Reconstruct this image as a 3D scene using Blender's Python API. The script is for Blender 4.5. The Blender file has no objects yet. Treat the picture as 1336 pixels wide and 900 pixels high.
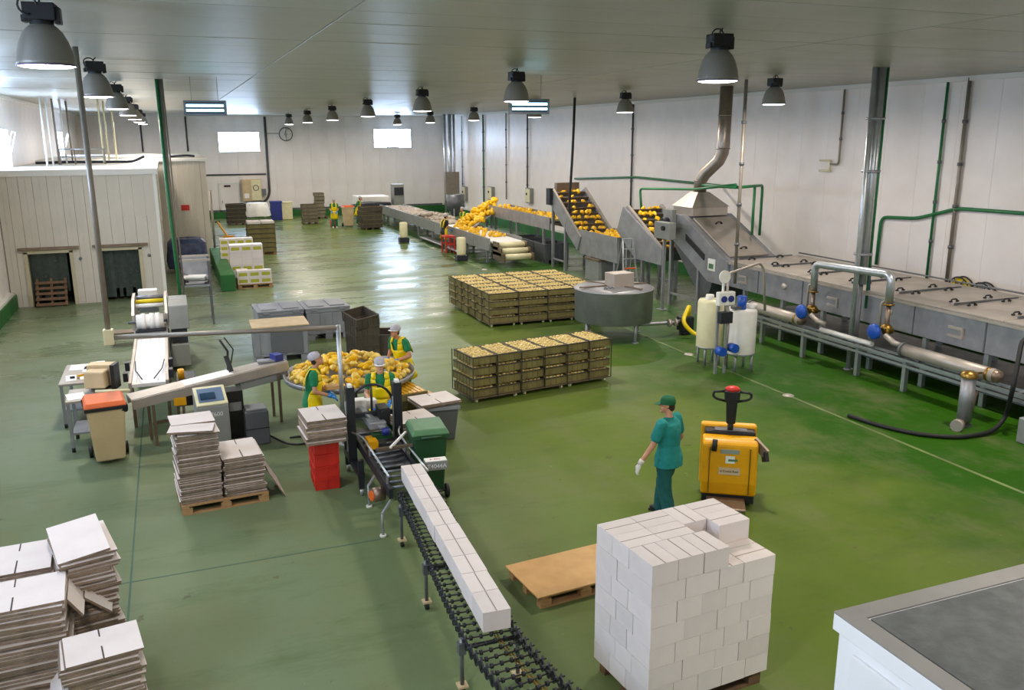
import bpy, bmesh, math, random
from mathutils import Vector, Matrix
R = math.radians
rnd = random.Random(7)
scene = bpy.context.scene
col = scene.collection

# ---------------------------------------------------------------- camera
FPX, YAW, PITCH, ROLL, HC = 1125.0, R(21.373), R(13.643), R(-0.218), 5.2
_f = Vector((math.sin(YAW)*math.cos(PITCH), math.cos(YAW)*math.cos(PITCH), -math.sin(PITCH)))
_r0 = Vector((math.cos(YAW), -math.sin(YAW), 0)); _u0 = _r0.cross(_f)
_r = _r0*math.cos(ROLL) + _u0*math.sin(ROLL); _u = -_r0*math.sin(ROLL) + _u0*math.cos(ROLL)
cam_d = bpy.data.cameras.new('camera'); cam = bpy.data.objects.new('camera', cam_d); col.objects.link(cam)
cam_d.sensor_width = 36; cam_d.lens = 36*FPX/1336; cam_d.clip_end = 200
cam.matrix_world = Matrix(((_r.x, _u.x, -_f.x, 0), (_r.y, _u.y, -_f.y, 0), (_r.z, _u.z, -_f.z, HC), (0, 0, 0, 1)))
scene.camera = cam
def ray(px, py): return _r*((px-668)/FPX) + _u*((450-py)/FPX) + _f
def P(px, py, z=0.0):                       # pixel -> point on the level plane z
    d = ray(px, py); t = (z-HC)/d.z; return Vector((d.x*t, d.y*t, z))
def PX(px, py, X):                          # pixel -> point on the plane x = X
    d = ray(px, py); t = X/d.x; return Vector((X, d.y*t, HC+d.z*t))
def PY(px, py, Y):                          # pixel -> point on the plane y = Y
    d = ray(px, py); t = Y/d.y; return Vector((d.x*t, Y, HC+d.z*t))

# ---------------------------------------------------------------- world, exposure
w = bpy.data.worlds.new('world'); scene.world = w; w.use_nodes = True
w.node_tree.nodes['Background'].inputs[0].default_value = (.75, .85, 1, 1)
w.node_tree.nodes['Background'].inputs[1].default_value = 1.0
vs = scene.view_settings
vs.view_transform = 'Standard'; vs.look = 'None'; vs.gamma = 1; vs.use_curve_mapping = False
vs.exposure = 0.0
LAMP_W = 100.0          # watts in each high bay lamp
SKY_PANE = 30.0          # radiance of the daylight behind window panes

# ---------------------------------------------------------------- materials
def srgb(h):
    if isinstance(h, str):
        h = h.lstrip('#'); c = [int(h[i:i+2], 16)/255 for i in (0, 2, 4)]
    else: c = [v/255 for v in h]
    return tuple((v/12.92 if v <= .04045 else ((v+.055)/1.055)**2.4) for v in c)
MATS = {}
def mat(name, c, rough=.5, metal=0., var=0., scale=4., bump=0., bscale=60., rv=0., emit=0., stretch=None, spec=None, alpha=1., dark=None):
    m = bpy.data.materials.new(name); m.use_nodes = True; nt = m.node_tree; b = nt.nodes['Principled BSDF']
    c = srgb(c) if isinstance(c, (str, list)) else c
    b.inputs['Base Color'].default_value = (*c, 1); b.inputs['Roughness'].default_value = rough; b.inputs['Metallic'].default_value = metal
    if spec is not None: b.inputs['Specular IOR Level'].default_value = spec
    if emit: b.inputs['Emission Color'].default_value = (*c, 1); b.inputs['Emission Strength'].default_value = emit
    if alpha < 1: b.inputs['Alpha'].default_value = alpha
    last = None
    if var or bump:
        tc = nt.nodes.new('ShaderNodeTexCoord'); mp = nt.nodes.new('ShaderNodeMapping'); nt.links.new(tc.outputs['Object'], mp.inputs[0])
        if stretch: mp.inputs['Scale'].default_value = stretch
    if var:
        n = nt.nodes.new('ShaderNodeTexNoise'); n.inputs['Scale'].default_value = scale; n.inputs['Detail'].default_value = 5; nt.links.new(mp.outputs[0], n.inputs['Vector'])
        rp = nt.nodes.new('ShaderNodeValToRGB'); nt.links.new(n.outputs['Fac'], rp.inputs[0])
        d = srgb(dark) if dark else tuple(v*(1-var) for v in c)
        rp.color_ramp.elements[0].position = .33; rp.color_ramp.elements[1].position = .67
        rp.color_ramp.elements[0].color = (*d, 1); rp.color_ramp.elements[1].color = (*[min(1, v*(1+var*.35)) for v in c], 1)
        last = rp.outputs[0]
        mr = nt.nodes.new('ShaderNodeMapRange'); nt.links.new(n.outputs['Fac'], mr.inputs[0]); mr.inputs[3].default_value = min(1, rough*1.25); mr.inputs[4].default_value = rough*.8
        nt.links.new(mr.outputs[0], b.inputs['Roughness'])
    if rv:
        oi = nt.nodes.new('ShaderNodeObjectInfo'); hs = nt.nodes.new('ShaderNodeHueSaturation')
        mr = nt.nodes.new('ShaderNodeMapRange'); nt.links.new(oi.outputs['Random'], mr.inputs[0]); mr.inputs[3].default_value = 1-rv; mr.inputs[4].default_value = 1+rv*.6
        nt.links.new(mr.outputs[0], hs.inputs['Value'])
        if last: nt.links.new(last, hs.inputs['Color'])
        else: hs.inputs['Color'].default_value = (*c, 1)
        last = hs.outputs[0]
    if last: nt.links.new(last, b.inputs['Base Color'])
    if bump:
        n2 = nt.nodes.new('ShaderNodeTexNoise'); n2.inputs['Scale'].default_value = bscale; n2.inputs['Detail'].default_value = 3; nt.links.new(mp.outputs[0], n2.inputs['Vector'])
        bp = nt.nodes.new('ShaderNodeBump'); bp.inputs['Strength'].default_value = bump; bp.inputs['Distance'].default_value = .02; nt.links.new(n2.outputs['Fac'], bp.inputs['Height']); nt.links.new(bp.outputs[0], b.inputs['Normal'])
    MATS[name] = m
    return m

mat('steel', '9c9da2', .42, .5, .18, 3, .08, 30)
mat('steel_lid', 'b5aca2', .45, .45, .15, 2, .05, 20)
mat('steel_dark', '6c6f73', .45, .5, .25, 3)
mat('galv', 'b9bec2', .34, .7, .12, 6)
mat('duct', '9c9186', .35, .8, .2, 4)
mat('steel_brown', '8a7868', .38, .7, .2, 4)
mat('grey_paint', '6f747a', .45, .1, .12, 3)
mat('grey_machine', '8d8f8c', .45, .1, .1, 3)
mat('dark_machine', '2a2c33', .45, .2, .2, 5)
mat('black', '17181a', .5, 0, .1, 8)
mat('black_rubber', '121314', .6)
mat('white_belt', 'e8e6e4', .5, 0, .05, 6)
mat('white_plastic', 'e4e2dc', .4, 0, .05, 6)
mat('cream_plastic', 'ddd6ae', .4, 0, .08, 4)
mat('beige', 'c2ad84', .5, 0, .08, 3)
mat('beige_board', 'c9b28c', .6, 0, .12, 4)
mat('orange', 'e0621c', .45, 0, .08, 3)
mat('red_plastic', 'c8281c', .45, 0, .12, 4, rv=.08)
mat('red_paint', 'c02a22', .4)
mat('grey_plastic', '84878c', .5, 0, .12, 2, rv=.05)
mat('grey_plastic_dark', '5c5f63', .5, 0, .12, 2)
mat('green_plastic', '1c4a28', .5, 0, .15, 3)
mat('green_lid', '4d7a52', .5, 0, .12, 3)
mat('green_pipe', '1c6b3c', .4, 0, .1, 4)
mat('green_kerb', '1f6428', .55, 0, .18, 2)
mat('blue_paint', '1a4fb0', .35, 0, .1, 6)
mat('blue_plastic', '22307e', .45, 0, .12, 3)
mat('blue_film', '3d4a6e', .4, 0, .5, 5, .3, 12)
mat('brass', '9a7a3c', .35, .9, .15, 6)
mat('yellow_hose', 'e8cc10', .4)
mat('yellow_paint', 'e0a000', .38, 0, .06, 4)
mat('carton_white', 'dad1cd', .7, 0, .06, 3, rv=.07)
mat('carton_edge', '8a7866', .8, 0, .3, 12, rv=.22)
mat('carton_seam', '8f837c', .8)
mat('tape', 'd9d2c8', .18)
mat('kraft', 'c39a63', .7, 0, .1, 5)
mat('wood', 'a98458', .75, 0, .25, 8, .2, 40, stretch=(1, 8, 8))
mat('wood_dark', '6b5038', .75, 0, .25, 8)
mat('crate_olive', '7a7042', .55, 0, .2, 6, rv=.12)
mat('crate_dark', '4a4238', .55, 0, .25, 6, rv=.15)
mat('crate_grey', '7d7460', .55, 0, .2, 6, rv=.1)
mat('fill_pale', 'e2d08c', .45, 0, .3, 26, dark='b3924a')
mat('fill_jar', 'd8a42c', .3, 0, .3, 20)
mat('pepper', 'eebb04', .34, 0, .12, 8, rv=.16)
mat('pepper_pale', 'e9c85a', .3, 0, .25, 14, rv=.15)
mat('conduit', '8b8378', .45, .3, .1, 5)
mat('dark_conduit', '4a4a4c', .45, .3, .1, 5)
mat('black_cable', '1c1d20', .5)
mat('screen', '2c4358', .15)
mat('panel_blue', '5f7590', .3)
mat('paper', 'eeeeea', .7)
mat('label_white', 'ecebe2', .5)
mat('text_dark', '2d2320', .6)
mat('text_white', 'dfe2e4', .5)
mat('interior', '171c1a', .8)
mat('curtain', '36403c', .25, 0, .3, 6, rv=.2)
mat('door_frame', 'b8b094', .55, 0, .1, 3)
mat('coldpanel', 'c6c0b4', .5, .0, .05, 1.5)
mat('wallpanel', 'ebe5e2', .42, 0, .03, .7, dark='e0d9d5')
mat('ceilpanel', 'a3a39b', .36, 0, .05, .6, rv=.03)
mat('trim_white', 'd9d8d2', .5)
mat('lamp_shell', '8a857c', .4, .2, .06, 6)
mat('lamp_rim', '6d5a86', .3, .3)
mat('lamp_black', '0c0d10', .5)
mat('lamp_glow', (1., .93, .9), emit=14)
mat('uv_glow', (.45, .85, 1.), emit=6)
mat('pane_day', (.56, .73, 1.), emit=SKY_PANE)
mat('frame_white', 'd5d8da', .4)
mat('skin', 'c08a6a', .5, 0, .08, 10)
mat('skin_light', 'cf9a80', .5, 0, .08, 10)
mat('hair', '2a1c14', .6)
mat('shirt_green', '157a4c', .8, 0, .12, 14, .2, 30)
mat('shirt_teal', '12807a', .8, 0, .14, 10, .25, 22)
mat('trousers_teal', '0c5552', .8, 0, .15, 10, .25, 22)
mat('trousers_green', '0e6a48', .8, 0, .12, 14)
mat('apron', 'f0d400', .4, 0, .08, 8, .25, 14)
mat('cap_green', '0e5a34', .8, 0, .1, 10)
mat('hairnet', 'b8b4bc', .8, 0, .15, 30)
mat('glove_blue', '2d86d8', .4, 0, .08, 10)
mat('glove_white', 'd9d4cc', .8, 0, .15, 14)
mat('shoe_white', 'e2e2dc', .5)
mat('shoe_black', '1a1a1c', .5)
mat('concrete_top', '5f6362', .8, 0, .2, 9, .2, 60)
mat('cabin_trim', '8b8a86', .5, 0, .1, 3)
mat('cabin_white', 'e6e8ec', .45, 0, .03, 2)
mat('drain', '6f8248', .5, 0, .5, 1.2)
mat('floor_joint', '3c5a48', .7)

# ---------------------------------------------------------------- mesh builder
class MB:
    def __init__(s): s.v = []; s.f = []; s.s = []
    def add(s, vs, fs, smooth=False):
        o = len(s.v); s.v += [tuple(v) for v in vs]; s.f += [tuple(i+o for i in f) for f in fs]; s.s += [smooth]*len(fs); return s
    def box(s, c, d, rz=0, rot=None, taper=1.0):
        x, y, z = d[0]/2, d[1]/2, d[2]/2; t = taper
        vs = [Vector(q) for q in ((-x, -y, -z), (x, -y, -z), (x, y, -z), (-x, y, -z), (-x*t, -y*t, z), (x*t, -y*t, z), (x*t, y*t, z), (-x*t, y*t, z))]
        M = rot if rot is not None else Matrix.Rotation(rz, 3, 'Z')
        return s.add([M @ v + Vector(c) for v in vs], [(0, 3, 2, 1), (4, 5, 6, 7), (0, 1, 5, 4), (1, 2, 6, 5), (2, 3, 7, 6), (3, 0, 4, 7)])
    def b(s, x0, x1, y0, y1, z0, z1): return s.box(((x0+x1)/2, (y0+y1)/2, (z0+z1)/2), (abs(x1-x0), abs(y1-y0), abs(z1-z0)))
    def bar(s, p, q, wd, h=None, up=(0, 0, 1)):
        p, q = Vector(p), Vector(q); h = wd if h is None else h; d = q-p; L = d.length; d.normalize(); u = Vector(up)
        if abs(d.dot(u)) > .99: u = Vector((0, 1, 0))
        sx = d.cross(u).normalized(); uz = sx.cross(d)
        M = Matrix((sx, d, uz)).transposed(); return s.box((p+q)/2, (wd, L, h), rot=M)
    def cyl(s, p, q, r, r2=None, n=12, caps=True, smooth=True):
        p, q = Vector(p), Vector(q); r2 = r if r2 is None else r2; d = (q-p).normalized(); a = d.orthogonal().normalized(); c = d.cross(a)
        vs = [p+(a*math.cos(2*math.pi*i/n)+c*math.sin(2*math.pi*i/n))*r for i in range(n)] + [q+(a*math.cos(2*math.pi*i/n)+c*math.sin(2*math.pi*i/n))*r2 for i in range(n)]
        s.add(vs, [(i, (i+1) % n, n+(i+1) % n, n+i) for i in range(n)], smooth)
        if caps:
            s.f += [tuple(len(s.v)-2*n+i for i in reversed(range(n))), tuple(len(s.v)-n+i for i in range(n))]; s.s += [False, False]
        return s
    def tube(s, pts, r, n=8, bend=0.0):
        pts = [Vector(p) for p in pts]
        if bend:
            out = [pts[0]]
            for i in range(1, len(pts)-1):
                a, b_, c = pts[i-1], pts[i], pts[i+1]; da = (a-b_); dc = (c-b_); k = min(bend, da.length*.45, dc.length*.45)
                p0 = b_+da.normalized()*k; p2 = b_+dc.normalized()*k
                for t in (0, .25, .5, .75, 1): out.append(p0*(1-t)**2+b_*2*t*(1-t)+p2*t*t)
            pts = out+[pts[-1]]
        m = len(pts); vs = []; a = None
        for i in range(m):
            d = (pts[min(i+1, m-1)]-pts[max(i-1, 0)]).normalized()
            a = d.orthogonal().normalized() if a is None else (a-d*a.dot(d)).normalized()
            c = d.cross(a); rr = r[i] if isinstance(r, (list, tuple)) else r
            vs += [pts[i]+(a*math.cos(2*math.pi*j/n)+c*math.sin(2*math.pi*j/n))*rr for j in range(n)]
        fs = [(i*n+j, i*n+(j+1) % n, (i+1)*n+(j+1) % n, (i+1)*n+j) for i in range(m-1) for j in range(n)]
        s.add(vs, fs, True)
        o = len(s.v)-m*n; s.f += [tuple(o+j for j in reversed(range(n))), tuple(o+(m-1)*n+j for j in range(n))]; s.s += [False]*2
        return s
    def lathe(s, prof, c=(0, 0, 0), n=24, smooth=True, sx=1., sy=1., axis=None):
        vs = []; c = Vector(c); M = axis if axis is not None else Matrix.Identity(3)
        for r_, z in prof: vs += [c+M @ Vector((r_*math.cos(2*math.pi*j/n)*sx, r_*math.sin(2*math.pi*j/n)*sy, z)) for j in range(n)]
        m = len(prof)
        s.add(vs, [(i*n+j, i*n+(j+1) % n, (i+1)*n+(j+1) % n, (i+1)*n+j) for i in range(m-1) for j in range(n)], smooth)
        return s
    def ell(s, c, rad, n=14, m=9, rot=None):
        M = rot if rot is not None else Matrix.Identity(3); vs = []; c = Vector(c)
        for i in range(m+1):
            th = math.pi*i/m
            for j in range(n):
                ph = 2*math.pi*j/n; vs.append(c+M @ Vector((rad[0]*math.sin(th)*math.cos(ph), rad[1]*math.sin(th)*math.sin(ph), -rad[2]*math.cos(th))))
        s.add(vs, [(i*n+j, i*n+(j+1) % n, (i+1)*n+(j+1) % n, (i+1)*n+j) for i in range(m) for j in range(n)], True); return s
    def prism(s, poly, a0, a1, ax='x'):       # polygon in the other two axes, extruded along ax
        n = len(poly); vs = []
        for a in (a0, a1):
            for (p, q) in poly: vs.append({'x': (a, p, q), 'y': (p, a, q), 'z': (p, q, a)}[ax])
        return s.add(vs, [(i, (i+1) % n, n+(i+1) % n, n+i) for i in range(n)]+[tuple(reversed(range(n))), tuple(range(n, 2*n))])
    def quad(s, *p): return s.add(p, [tuple(range(len(p)))])
    def torus(s, c, Rr, r_, axis='z', n=20, m=6):
        pts = []
        for i in range(n):
            a = 2*math.pi*i/n; q = {'z': (math.cos(a), math.sin(a), 0), 'x': (0, math.cos(a), math.sin(a)), 'y': (math.cos(a), 0, math.sin(a))}[axis]; q = Vector(q)
            k = {'z': Vector((0, 0, 1)), 'x': Vector((1, 0, 0)), 'y': Vector((0, 1, 0))}[axis]
            for j in range(m):
                b_ = 2*math.pi*j/m; pts.append(Vector(c)+q*(Rr+r_*math.cos(b_))+k*r_*math.sin(b_))
        return s.add(pts, [(i*m+j, ((i+1) % n)*m+j, ((i+1) % n)*m+(j+1) % m, i*m+(j+1) % m) for i in range(n) for j in range(m)], True)
    def mesh(s, name, m):
        me = bpy.data.meshes.new(name); me.from_pydata(s.v, [], s.f); me.polygons.foreach_set('use_smooth', s.s)
        bm = bmesh.new(); bm.from_mesh(me); bmesh.ops.recalc_face_normals(bm, faces=bm.faces); bm.to_mesh(me); bm.free()
        if m: me.materials.append(MATS[m])
        return me
    def build(s, name, m, parent=None, bevel=0., loc=None, rz=0):
        o = bpy.data.objects.new(name, s.mesh(name, m)); col.objects.link(o); o.parent = parent
        if loc is not None: o.location = loc
        if rz: o.rotation_euler[2] = rz
        if bevel:
            md = o.modifiers.new('bevel', 'BEVEL'); md.width = bevel; md.segments = 2; md.limit_method = 'ANGLE'
        return o
def tag(o, label, cat, group=None, kind=None):
    if label: o['label'] = label
    if cat: o['category'] = cat
    if group: o['group'] = group
    if kind: o['kind'] = kind
    return o
def thing(name, label, cat, loc=(0, 0, 0), rz=0, group=None):
    o = bpy.data.objects.new(name, None); col.objects.link(o); o.location = loc; o.rotation_euler = (0, 0, rz); o.empty_display_size = .1
    return tag(o, label, cat, group)
def inst(o, loc, rz=0, parent=None, label=None, rot=None):      # copy of a mesh object that shares its data
    c = o.copy(); col.objects.link(c); c.parent = parent; c.location = loc; c.rotation_euler = rot if rot else (0, 0, rz)
    if label: c['label'] = label
    return c
def dup(root, loc, rz=0, label=None, group=None):               # copy of a thing with its parts and sub-parts
    r_ = root.copy(); col.objects.link(r_); r_.location = loc; r_.rotation_euler = (0, 0, rz)
    if label: r_['label'] = label
    if group: r_['group'] = group
    for ch in list(root.children):
        c = ch.copy(); col.objects.link(c); c.parent = r_
        for g in list(ch.children):
            d = g.copy(); col.objects.link(d); d.parent = c
    return r_
def text(body, size, m, parent, loc, rot, name='lettering'):
    cu = bpy.data.curves.new(name, 'FONT'); cu.body = body; cu.size = size; cu.extrude = .001; cu.align_x = 'CENTER'; cu.align_y = 'CENTER'; cu.materials.append(MATS[m])
    t = bpy.data.objects.new(name, cu); col.objects.link(t)
    dg = bpy.context.evaluated_depsgraph_get(); me = bpy.data.meshes.new_from_object(t.evaluated_get(dg)); bpy.data.objects.remove(t)
    o = bpy.data.objects.new(name, me); col.objects.link(o); o.parent = parent; o.location = loc; o.rotation_euler = rot
    return o
# ================================================================ SETTING
XL, XR, YB, YF, ZC = -5.0, 18.4, 60.0, -3.0, 6.57
# floor
def floor_material():
    m = bpy.data.materials.new('floor_green'); m.use_nodes = True; nt = m.node_tree; b = nt.nodes['Principled BSDF']; N = nt.nodes.new; Lk = nt.links.new
    tc = N('ShaderNodeTexCoord')
    def noise(scale, det=5, st=(1, 1, 1), rough=.55):
        mp = N('ShaderNodeMapping'); mp.inputs['Scale'].default_value = st; Lk(tc.outputs['Object'], mp.inputs[0])
        n = N('ShaderNodeTexNoise'); n.inputs['Scale'].default_value = scale; n.inputs['Detail'].default_value = det; n.inputs['Roughness'].default_value = rough; Lk(mp.outputs[0], n.inputs['Vector']); return n.outputs['Fac']
    def rng(v, a, b_, c, d):
        r_ = N('ShaderNodeMapRange'); Lk(v, r_.inputs[0]); r_.inputs[1].default_value = a; r_.inputs[2].default_value = b_; r_.inputs[3].default_value = c; r_.inputs[4].default_value = d; return r_.outputs[0]
    def mix(f, a, b_):
        x = N('ShaderNodeMix'); x.data_type = 'RGBA'
        Lk(f, x.inputs['Factor']) if not isinstance(f, float) else None
        for s, v in (('A', a), ('B', b_)):
            i = [q for q in x.inputs if q.name == s and q.type == 'RGBA'][0]
            if isinstance(v, tuple): i.default_value = (*v, 1)
            else: Lk(v, i)
        return [q for q in x.outputs if q.type == 'RGBA'][0]
    sep = N('ShaderNodeSeparateXYZ'); Lk(tc.outputs['Object'], sep.inputs[0])
    c = mix(rng(noise(.35, 5), .35, .65, 0, 1), (.095, .145, .020), (.122, .175, .028))
    left = rng(sep.outputs['X'], 1.0, 6.0, 1, 0)                       # greyer green toward the packing side, cool daylight put into the colour
    c = mix(left, c, (.150, .195, .108))
    n1 = noise(.5, 6)
    ad = N('ShaderNodeMath'); ad.operation = 'ADD'; Lk(sep.outputs['X'], ad.inputs[0]); Lk(rng(n1, .3, .7, -1.5, 1.5), ad.inputs[1])
    c = mix(rng(ad.outputs[0], 8.3, 11.2, 0, 1), c, (.026, .098, .004))   # fresher paint round the washing line
    c = mix(rng(noise(.9, 8, (1, .55, 1), .72), .48, .68, 0, .55), c, (.155, .165, .075))
    c = mix(rng(noise(.6, 9, (.5, 1.6, 1), .75), .53, .72, 0, .55), c, (.060, .095, .030))
    c = mix(rng(noise(3.2, 6, rough=.6), .665, .70, 0, .6), c, (.085, .080, .050))
    c = mix(rng(noise(7., 4, (1, .35, 1), .6), .70, .74, 0, .4), c, (.22, .24, .15))
    Lk(c, b.inputs['Base Color'])
    wet = rng(sep.outputs['Y'], 13, 24, 0, 1)
    nr = noise(.55, 6, (.45, 1.5, 1), .65)
    ra = rng(nr, .38, .62, .19, .45); rb = rng(noise(.8, 5), .3, .7, .42, .6)
    mx = N('ShaderNodeMix'); mx.data_type = 'FLOAT'; Lk(wet, mx.inputs[0]); Lk(rb, mx.inputs[2]); Lk(ra, mx.inputs[3]); Lk(mx.outputs[0], b.inputs['Roughness'])
    sm = rng(wet, 0, 1, .06, .6); Lk(sm, b.inputs['Specular IOR Level'])
    bp = N('ShaderNodeBump'); bp.inputs['Strength'].default_value = .35; bp.inputs['Distance'].default_value = .03; Lk(noise(1.6, 5, (.6, 1.6, 1)), bp.inputs['Height']); Lk(bp.outputs[0], b.inputs['Normal'])
    MATS['floor_green'] = m
floor_material()
floor = MB().b(XL-.2, XR+.2, YF, YB+.2, -.2, 0).build('floor', 'floor_green'); tag(floor, 'green painted concrete floor, wet and glossy toward the back', 'floor', kind='structure')
yj = P(335, 731).y
MB().b(XL, 2.2, yj-.012, yj+.012, -.002, .002).build('joint', 'floor_joint', floor)
xj = P(172, 740).x
MB().b(xj-.012, xj+.012, 2, 18, -.002, .0021).build('joint', 'floor_joint', floor)
dr = MB().b(11.41, 11.48, 6, 50, -.004, .004).build('drain_strip', 'drain', floor)
for k in range(9):
    y = 13.7+k*3.7
    MB().lathe([(.001, .03), (.07, .028), (.1, .02), (.12, .004)], (11.44, y, 0), 14).build('drain_cover', 'steel_lid', floor)

# ceiling of laid panels
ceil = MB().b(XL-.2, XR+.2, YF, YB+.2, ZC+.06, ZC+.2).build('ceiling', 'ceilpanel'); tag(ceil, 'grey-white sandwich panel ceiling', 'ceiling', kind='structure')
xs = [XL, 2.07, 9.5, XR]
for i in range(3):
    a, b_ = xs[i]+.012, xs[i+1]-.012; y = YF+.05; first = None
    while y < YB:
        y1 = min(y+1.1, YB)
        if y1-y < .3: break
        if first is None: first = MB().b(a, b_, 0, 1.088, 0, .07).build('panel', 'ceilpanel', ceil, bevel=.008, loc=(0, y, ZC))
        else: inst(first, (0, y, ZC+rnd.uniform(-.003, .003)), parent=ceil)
        y += 1.1
# walls of vertical panels
def wall(name, fixed, axis, a, b_, label, pitch=1.15, thick=.08):
    if axis == 'x': w_ = MB().b(fixed, fixed+(.2 if fixed > 0 else -.2), a, b_, 0, ZC).build(name, 'wallpanel')
    else: w_ = MB().b(a, b_, fixed, fixed+(.2 if fixed > 0 else -.2), 0, ZC).build(name, 'wallpanel')
    tag(w_, label, 'wall', kind='structure'); s = -1 if fixed > 0 else 1; n = int(round((b_-a)/pitch)); p = (b_-a)/n; first = None
    for k in range(n):
        q = a+k*p
        loc = (fixed, q, 0) if axis == 'x' else (q, fixed, 0)
        if first is None:
            mb = MB()
            if axis == 'x': mb.b(0, s*thick, .002, p-.002, 0, ZC)
            else: mb.b(.002, p-.002, 0, s*thick, 0, ZC)
            first = mb.build('panel', 'wallpanel', w_, bevel=.005, loc=loc)
        else: inst(first, loc, parent=w_)
    return w_
wall('wall_right', XR, 'x', YF, YB, 'long white panelled wall behind the processing line')
wall('wall_back', YB, 'y', XL, XR, 'white panelled wall at the far end with windows')
wall('wall_left', XL, 'x', YF, YB, 'white panelled wall on the cold room side')
tag(MB().b(XL, XR, YF-.2, YF, 0, ZC+.1).build('wall_front', 'wallpanel'), 'white wall opposite the far windows', 'wall', kind='structure')
def base(name, m, mb, label):
    o = mb.build(name, m); tag(o, label, 'baseboard', kind='structure'); return o
o = base('baseboard_right', 'green_kerb', MB().b(XR-.30, XR-.081, YF, YB-.1, 0, .42), 'green kerb along the long white wall'); MB().b(XR-.16, XR-.081, YF, YB-.1, .42, .52).build('capping', 'trim_white', o)
o = base('baseboard_back', 'green_kerb', MB().b(2.2, XR-.3, YB-.30, YB-.081, 0, .42), 'green kerb under the far wall'); MB().b(2.2, XR-.3, YB-.16, YB-.081, .42, .54).build('capping', 'steel_dark', o)
o = base('baseboard_left', 'green_kerb', MB().b(XL+.081, XL+.28, YF, 30.4, 0, .42), 'green kerb along the cold room side wall'); MB().b(XL+.081, XL+.22, YF, 30.4, .42, .5).build('capping', 'trim_white', o)
o = MB().b(XR-.2, XR-.08, YF, YB-.08, ZC-.12, ZC-.005).build('trim_1', 'trim_white'); tag(o, 'white cove strip where the long wall meets the ceiling', 'trim', kind='structure')
o = MB().b(XL+.1, XR-.2, YB-.2, YB-.08, ZC-.12, ZC-.005).build('trim_2', 'trim_white'); tag(o, 'white cove strip above the far windows', 'trim', kind='structure')
o = MB().b(XL+.08, XL+.18, YF, YB-.2, ZC-.12, ZC-.005).build('trim_3', 'trim_white'); tag(o, 'white cove strip above the cold rooms', 'trim', kind='structure')

# windows
def window(n, c, wd, h, axis, label, panes=3, tilt=None):
    t = bpy.data.objects.new('window_%d' % n, None); col.objects.link(t); t.location = c; tag(t, label, 'window', kind='structure')
    if axis == 'x': t.rotation_euler[2] = -math.pi/2        # local +y then points along +x into the wall
    fr = MB(); T = .05
    fr.b(-wd/2, wd/2, -.06, .0, -h/2, -h/2+T).b(-wd/2, wd/2, -.06, .0, h/2-T, h/2)
    pw = wd/panes
    for k in range(panes+1):
        x = -wd/2+k*pw; x0 = max(-wd/2, x-T/2); x1 = min(wd/2, x+T/2); fr.b(x0, x1, -.06, 0, -h/2+T, h/2-T)
    fr.build('window_frame', 'frame_white', t)
    for k in range(panes):
        x0, x1 = -wd/2+k*pw+T/2, -wd/2+(k+1)*pw-T/2
        p = MB().b(x0, x1, -.02, -.01, -h/2+T, h/2-T).build('pane', 'pane_day', t)
        if tilt == k:
            s = bpy.data.objects.new('opened_sash', None)
            sm = MB(); a = .30
            H_ = h-2*T
            for (u0, u1, v0, v1) in ((x0, x1, 0, .05), (x0, x1, H_-.05, H_), (x0, x0+.05, .05, H_-.05), (x1-.05, x1, .05, H_-.05)):
                sm.add([(u, -.08-math.sin(a)*v+dy, -h/2+T+math.cos(a)*v) for dy in (0, .03) for (u, v) in ((u0, v0), (u1, v0), (u1, v1), (u0, v1))], [(0, 1, 2, 3), (7, 6, 5, 4), (0, 4, 5, 1), (1, 5, 6, 2), (2, 6, 7, 3), (3, 7, 4, 0)])
            sm.build('opened_sash', 'frame_white', t)
    return t
yw = YB-.08
window(1, (4.5, yw, 4.87), 2.55, 1.3, 'y', 'bright three-pane window in the far wall beside the round fan')
window(2, (14.65, yw, 5.04), 2.6, 1.3, 'y', 'bright three-pane window in the far wall with its middle sash tilted open', tilt=1)
def side_window(n, y, label):
    t = window(n, (XL+.08, y, 4.85), 2.6, 1.3, 'y', label, tilt=1); t.rotation_euler[2] = math.pi/2; return t
side_window(3, 32.6, 'bright window with tilted open sash above the cold room roof')
side_window(4, 50.0, 'narrow-looking bright window behind the pipes on the cold room roof')
for n, y in ((5, 24.0), (6, 16.0), (7, 8.5), (8, 1.5)): side_window(n, y, 'bright three-pane side window between the cold room and the front wall')

# door in the far wall
d = MB().b(3.1, 4.2, YB-.14, YB-.081, 0, 2.2).build('door_1', 'wallpanel'); tag(d, 'white plain door in the far wall under the cable tray', 'door', kind='structure')
fr = MB().b(3.0, 3.1, YB-.16, YB-.081, 0, 2.3).b(4.2, 4.3, YB-.16, YB-.081, 0, 2.3).b(3.1, 4.2, YB-.16, YB-.081, 2.2, 2.3); fr.build('door_frame', 'trim_white', d)
MB().b(3.35, 3.75, YB-.17, YB-.141, 2.02, 2.14).build('nameplate', 'text_dark', d)
MB().b(3.16, 3.2, YB-.18, YB-.141, 1.0, 1.15).build('door_handle', 'steel', d)

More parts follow.
